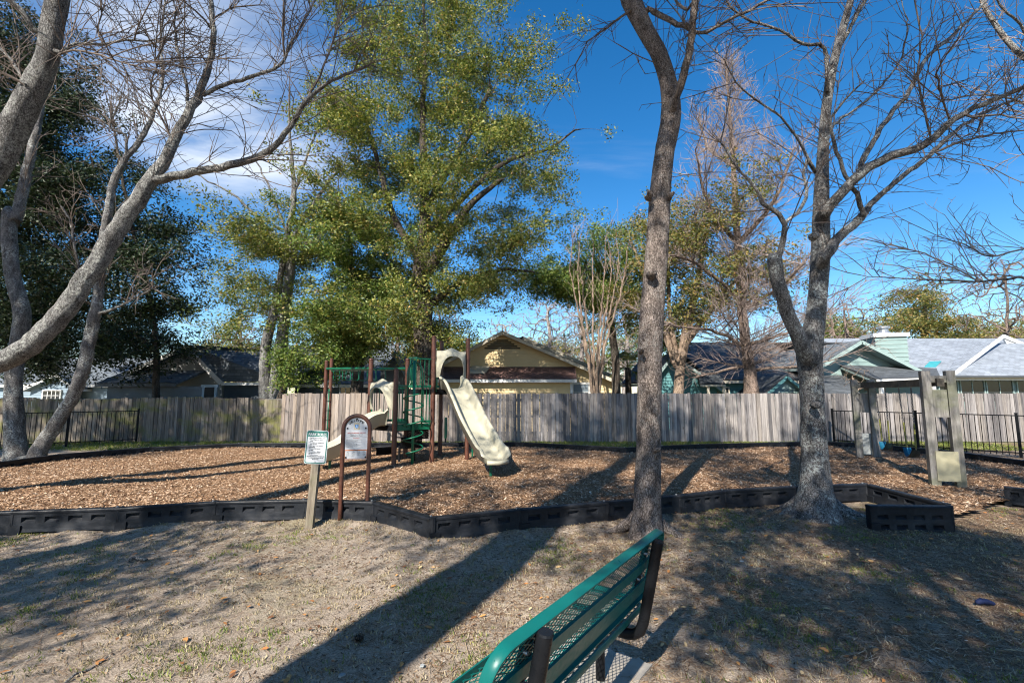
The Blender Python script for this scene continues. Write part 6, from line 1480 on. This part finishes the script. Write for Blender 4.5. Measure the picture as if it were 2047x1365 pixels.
# pine needles and dry straw
t = NT('pine_straw'); r = t.island(); M['straw'] = t.fin(t.ramp(r, [(0.0, (0.09, 0.05, 0.03)), (0.5, (0.25, 0.15, 0.08)), (0.85, (0.45, 0.33, 0.21)), (1.0, (0.6, 0.5, 0.37))]), 0.8, 0.2)
x, y, z = scatter(52000, dens=lambda x, y: np.clip(0.28 + 0.12 * x + 0.55 * nz2(x, y, 0.9), 0.05, 1.0))
n = len(x); C = np.stack([x, y, z + rng.uniform(0.003, 0.014, n)], 1)
tag(link('pine_straw', quads_mesh('pine_straw', C, rng.uniform(0.05, 0.17, n), rng.uniform(0.0025, 0.005, n), M['straw'], 0.93)), 'fallen pine needles and dry straw over the sand', 'pine straw', None, 'stuff')
# crumbs of bark and chips that left the bed
x, y, z = scatter(46000, p=1.2, dens=lambda x, y: np.clip(0.35 + 0.08 * x + 0.5 * nz2(x, y, 0.7, 4) + 0.12 * (y - 4), 0.05, 1.0))
n = len(x); C = np.stack([x, y, z + rng.uniform(0.001, 0.008, n)], 1)
t = NT('bark_crumb'); r = t.island(); M['crumb'] = t.fin(t.ramp(r, [(0.0, (0.05, 0.032, 0.022)), (0.5, (0.16, 0.10, 0.06)), (0.85, (0.33, 0.235, 0.15)), (1.0, (0.55, 0.5, 0.43))]), 0.85, 0.2)
tag(link('bark_crumbs', quads_mesh('bark_crumbs', C, rng.uniform(0.010, 0.040, n), rng.uniform(0.006, 0.016, n), M['crumb'], 0.8)), 'bark crumbs and stray chips over the sand', 'bark crumbs', None, 'stuff')
# fallen leaves
x, y, z = scatter(900, p=1.3, dens=lambda x, y: np.clip(0.5 + 0.05 * x, 0.2, 1)); n = len(x); C = np.stack([x, y, z + 0.012], 1)
L = rng.uniform(0.035, 0.075, n); a, b, nr = ori_quads(C, L, L * 0.45, 0.8)
V = np.stack([C - a, C - a * 0.3 + b + nr * 0.008, C + a * 0.45 + b * 0.8 + nr * 0.009, C + a + nr * 0.006, C + a * 0.45 - b * 0.8 + nr * 0.004, C - a * 0.3 - b + nr * 0.005], 1)
t = NT('fallen_leaf'); r = t.island(); M['dead_leaf'] = t.fin(t.ramp(r, [(0.0, (0.13, 0.06, 0.03)), (0.45, (0.34, 0.15, 0.05)), (0.8, (0.50, 0.26, 0.09)), (1.0, (0.52, 0.40, 0.22))]), 0.6, 0.3)
tag(link('fallen_leaves', np_mesh('fallen_leaves', V.reshape(-1, 3), np.arange(6 * n).reshape(-1, 6), M['dead_leaf'])), 'scattered orange-brown oak leaves on the sand', 'leaves', None, 'stuff')
# grass tufts
def grass(name, x, y, z, nb, hmin, hmax, mat, label):
    n = len(x); X = np.repeat(x, nb) + rng.normal(0, 0.022, n * nb); Y = np.repeat(y, nb) + rng.normal(0, 0.022, n * nb); Zz = np.repeat(z, nb); N = n * nb
    h = rng.uniform(hmin, hmax, N); a = rng.uniform(0, 6.283, N); ln = rng.uniform(0.3, 1.1, N) * h; w = rng.uniform(0.002, 0.0045, N)
    dx, dy = np.cos(a), np.sin(a)
    V = np.stack([np.stack([X - dy * w, Y + dx * w, Zz - 0.004], 1), np.stack([X + dy * w, Y - dx * w, Zz - 0.004], 1), np.stack([X + dx * ln * 0.45 + dy * w * .7, Y + dy * ln * 0.45 - dx * w * .7, Zz + h * 0.65], 1), np.stack([X + dx * ln, Y + dy * ln, Zz + h], 1)], 1)
    tag(link(name, np_mesh(name, V.reshape(-1, 3), np.arange(4 * N).reshape(-1, 4), mat)), label, 'grass', None, 'stuff')
M['grass'] = leafmat('grass', [(0.0, (0.07, 0.11, 0.02)), (0.5, (0.15, 0.20, 0.03)), (0.85, (0.25, 0.27, 0.06)), (1.0, (0.36, 0.30, 0.13))], 0.5, 0.2, 0.3)
M['grass_dry'] = leafmat('grass_dry', [(0.0, (0.18, 0.14, 0.07)), (0.6, (0.34, 0.28, 0.17)), (1.0, (0.46, 0.40, 0.28))], 0.7, 0.1, 0.2)
x, y, z = scatter(2600, p=1.25, dens=lambda x, y: np.clip(1.5 * (nz2(x, y, 1.1, 2) + 0.35 * nz2(x, y, 4.0) - 0.18), 0.012, 1)); grass('grass_tufts', x, y, z, 7, 0.010, 0.032, M['grass'], 'sparse green grass tufts growing in the sand')
x, y, z = scatter(7000, p=1.3, dens=lambda x, y: np.clip(0.5 + 0.9 * nz2(x, y, 0.8, 8), 0.06, 1)); grass('dry_grass', x, y, z, 7, 0.008, 0.03, M['grass_dry'], 'short dry straw-coloured grass over the sand')
x = rng.uniform(-17, 17, 9000); y = rng.uniform(14.6, 17.1, 9000); ok = ~inpoly(x, y, bed); x, y = x[ok], y[ok]
grass('fence_grass', x, y, np.zeros(len(x)), 5, 0.03, 0.10, M['grass'], 'green grass strip at the foot of the fences')

# single things on the sand
M['scrap_blue'] = plain('scrap_blue', (0.008, 0.016, 0.06), 0.7, 0.3, 0.4, 30, 0.5)
def sticky(pts, r0, name, label, cat, m='bark_grey'):
    P = [gr(px, py, 0.012) for px, py in pts]; n = len(P)
    tag(MB().tube([p + Vector((0, 0, 0.012 * math.sin(k * 1.9))) for k, p in enumerate(P)], [r0 * (1 - 0.5 * k / n) for k in range(n)], 6).build(name, M[m], None, True), label, cat)
sticky([(128, 1366), (150, 1350), (178, 1336), (204, 1320), (216, 1314)], 0.009, 'fallen_stick', 'thin grey stick lying on the sand at the lower left', 'stick')
sticky([(255, 1121), (268, 1117), (282, 1116), (294, 1117)], 0.022, 'fallen_stick', 'short stub of rotten branch on lit sand at left', 'stick', 'bark_lichen')
c = gr(717, 1274, 0.03); root = empty('pine_cone', (c.x, c.y, 0), 'brown pine cone lying in the broad trunk shadow', 'pine cone')
MB().tube([c + Vector((-0.035, 0, 0)), c, c + Vector((0.035, 0.005, 0))], [0.012, 0.02, 0.008], 8).build('core', M['bark_dark'], root)
for k in range(34):
    u = k / 33; a = k * 2.4; d = Vector((0.35, math.cos(a), math.sin(a))).normalized(); q = c + Vector((lerp(-0.033, 0.033, u), 0, 0)); l = 0.034 * math.sin(math.pi * (0.12 + 0.8 * u)) + 0.006; s = d.cross(Vector((1, 0, 0))).normalized() * l * 0.3
    MB().add([q, q + d * l * 0.7 + s, q + d * l, q + d * l * 0.7 - s], [(0, 1, 2, 3)]).prism([q + d * l * 0.7 + s, q + d * l, q + d * l * 0.7 - s], d * 0.004).build('scale', M['bark_tan'], root)
c = gr(1968, 1203, 0.03); m = MB(); 
for k in range(7):
    pass
m.tube([c + Vector((-0.075, 0.0, -0.004)), c + Vector((-0.06, 0.0, 0.0)), c + Vector((-0.02, 0.01, 0.006)), c + Vector((0.03, 0.0, 0.003)), c + Vector((0.065, -0.015, -0.006)), c + Vector((0.075, -0.02, -0.008))], [0.008, 0.02, 0.025, 0.022, 0.016, 0.004], 10)
tag(m.build('crumpled_scrap', M['scrap_blue'], None, True), 'small crumpled dark blue scrap on shaded ground', 'scrap')
for k, (px, py, s_) in enumerate(((683, 1350, 0.022), (843, 1331, 0.018), (1482, 1122, 0.02), (1482, 1290, 0.012))):
    c = gr(px, py, 0.012); rr = random.Random(k); m = MB(); ring = [c + Vector((s_ * math.cos(R(q)) * rr.uniform(0.7, 1.2), s_ * math.sin(R(q)) * rr.uniform(0.6, 1.1), 0)) for q in range(0, 360, 45)]; m.prism(ring, (0.004, 0, s_ * 0.5))
    tag(m.build('pebble', M['side_pale']), ['pale pebble at the bottom edge left of the bench', 'small pale pebble in the trunk shadow near the bench seat', 'pale pebble in shade below the flared trunk', 'tiny pale pebble on litter right of the bench'][k], 'pebble')
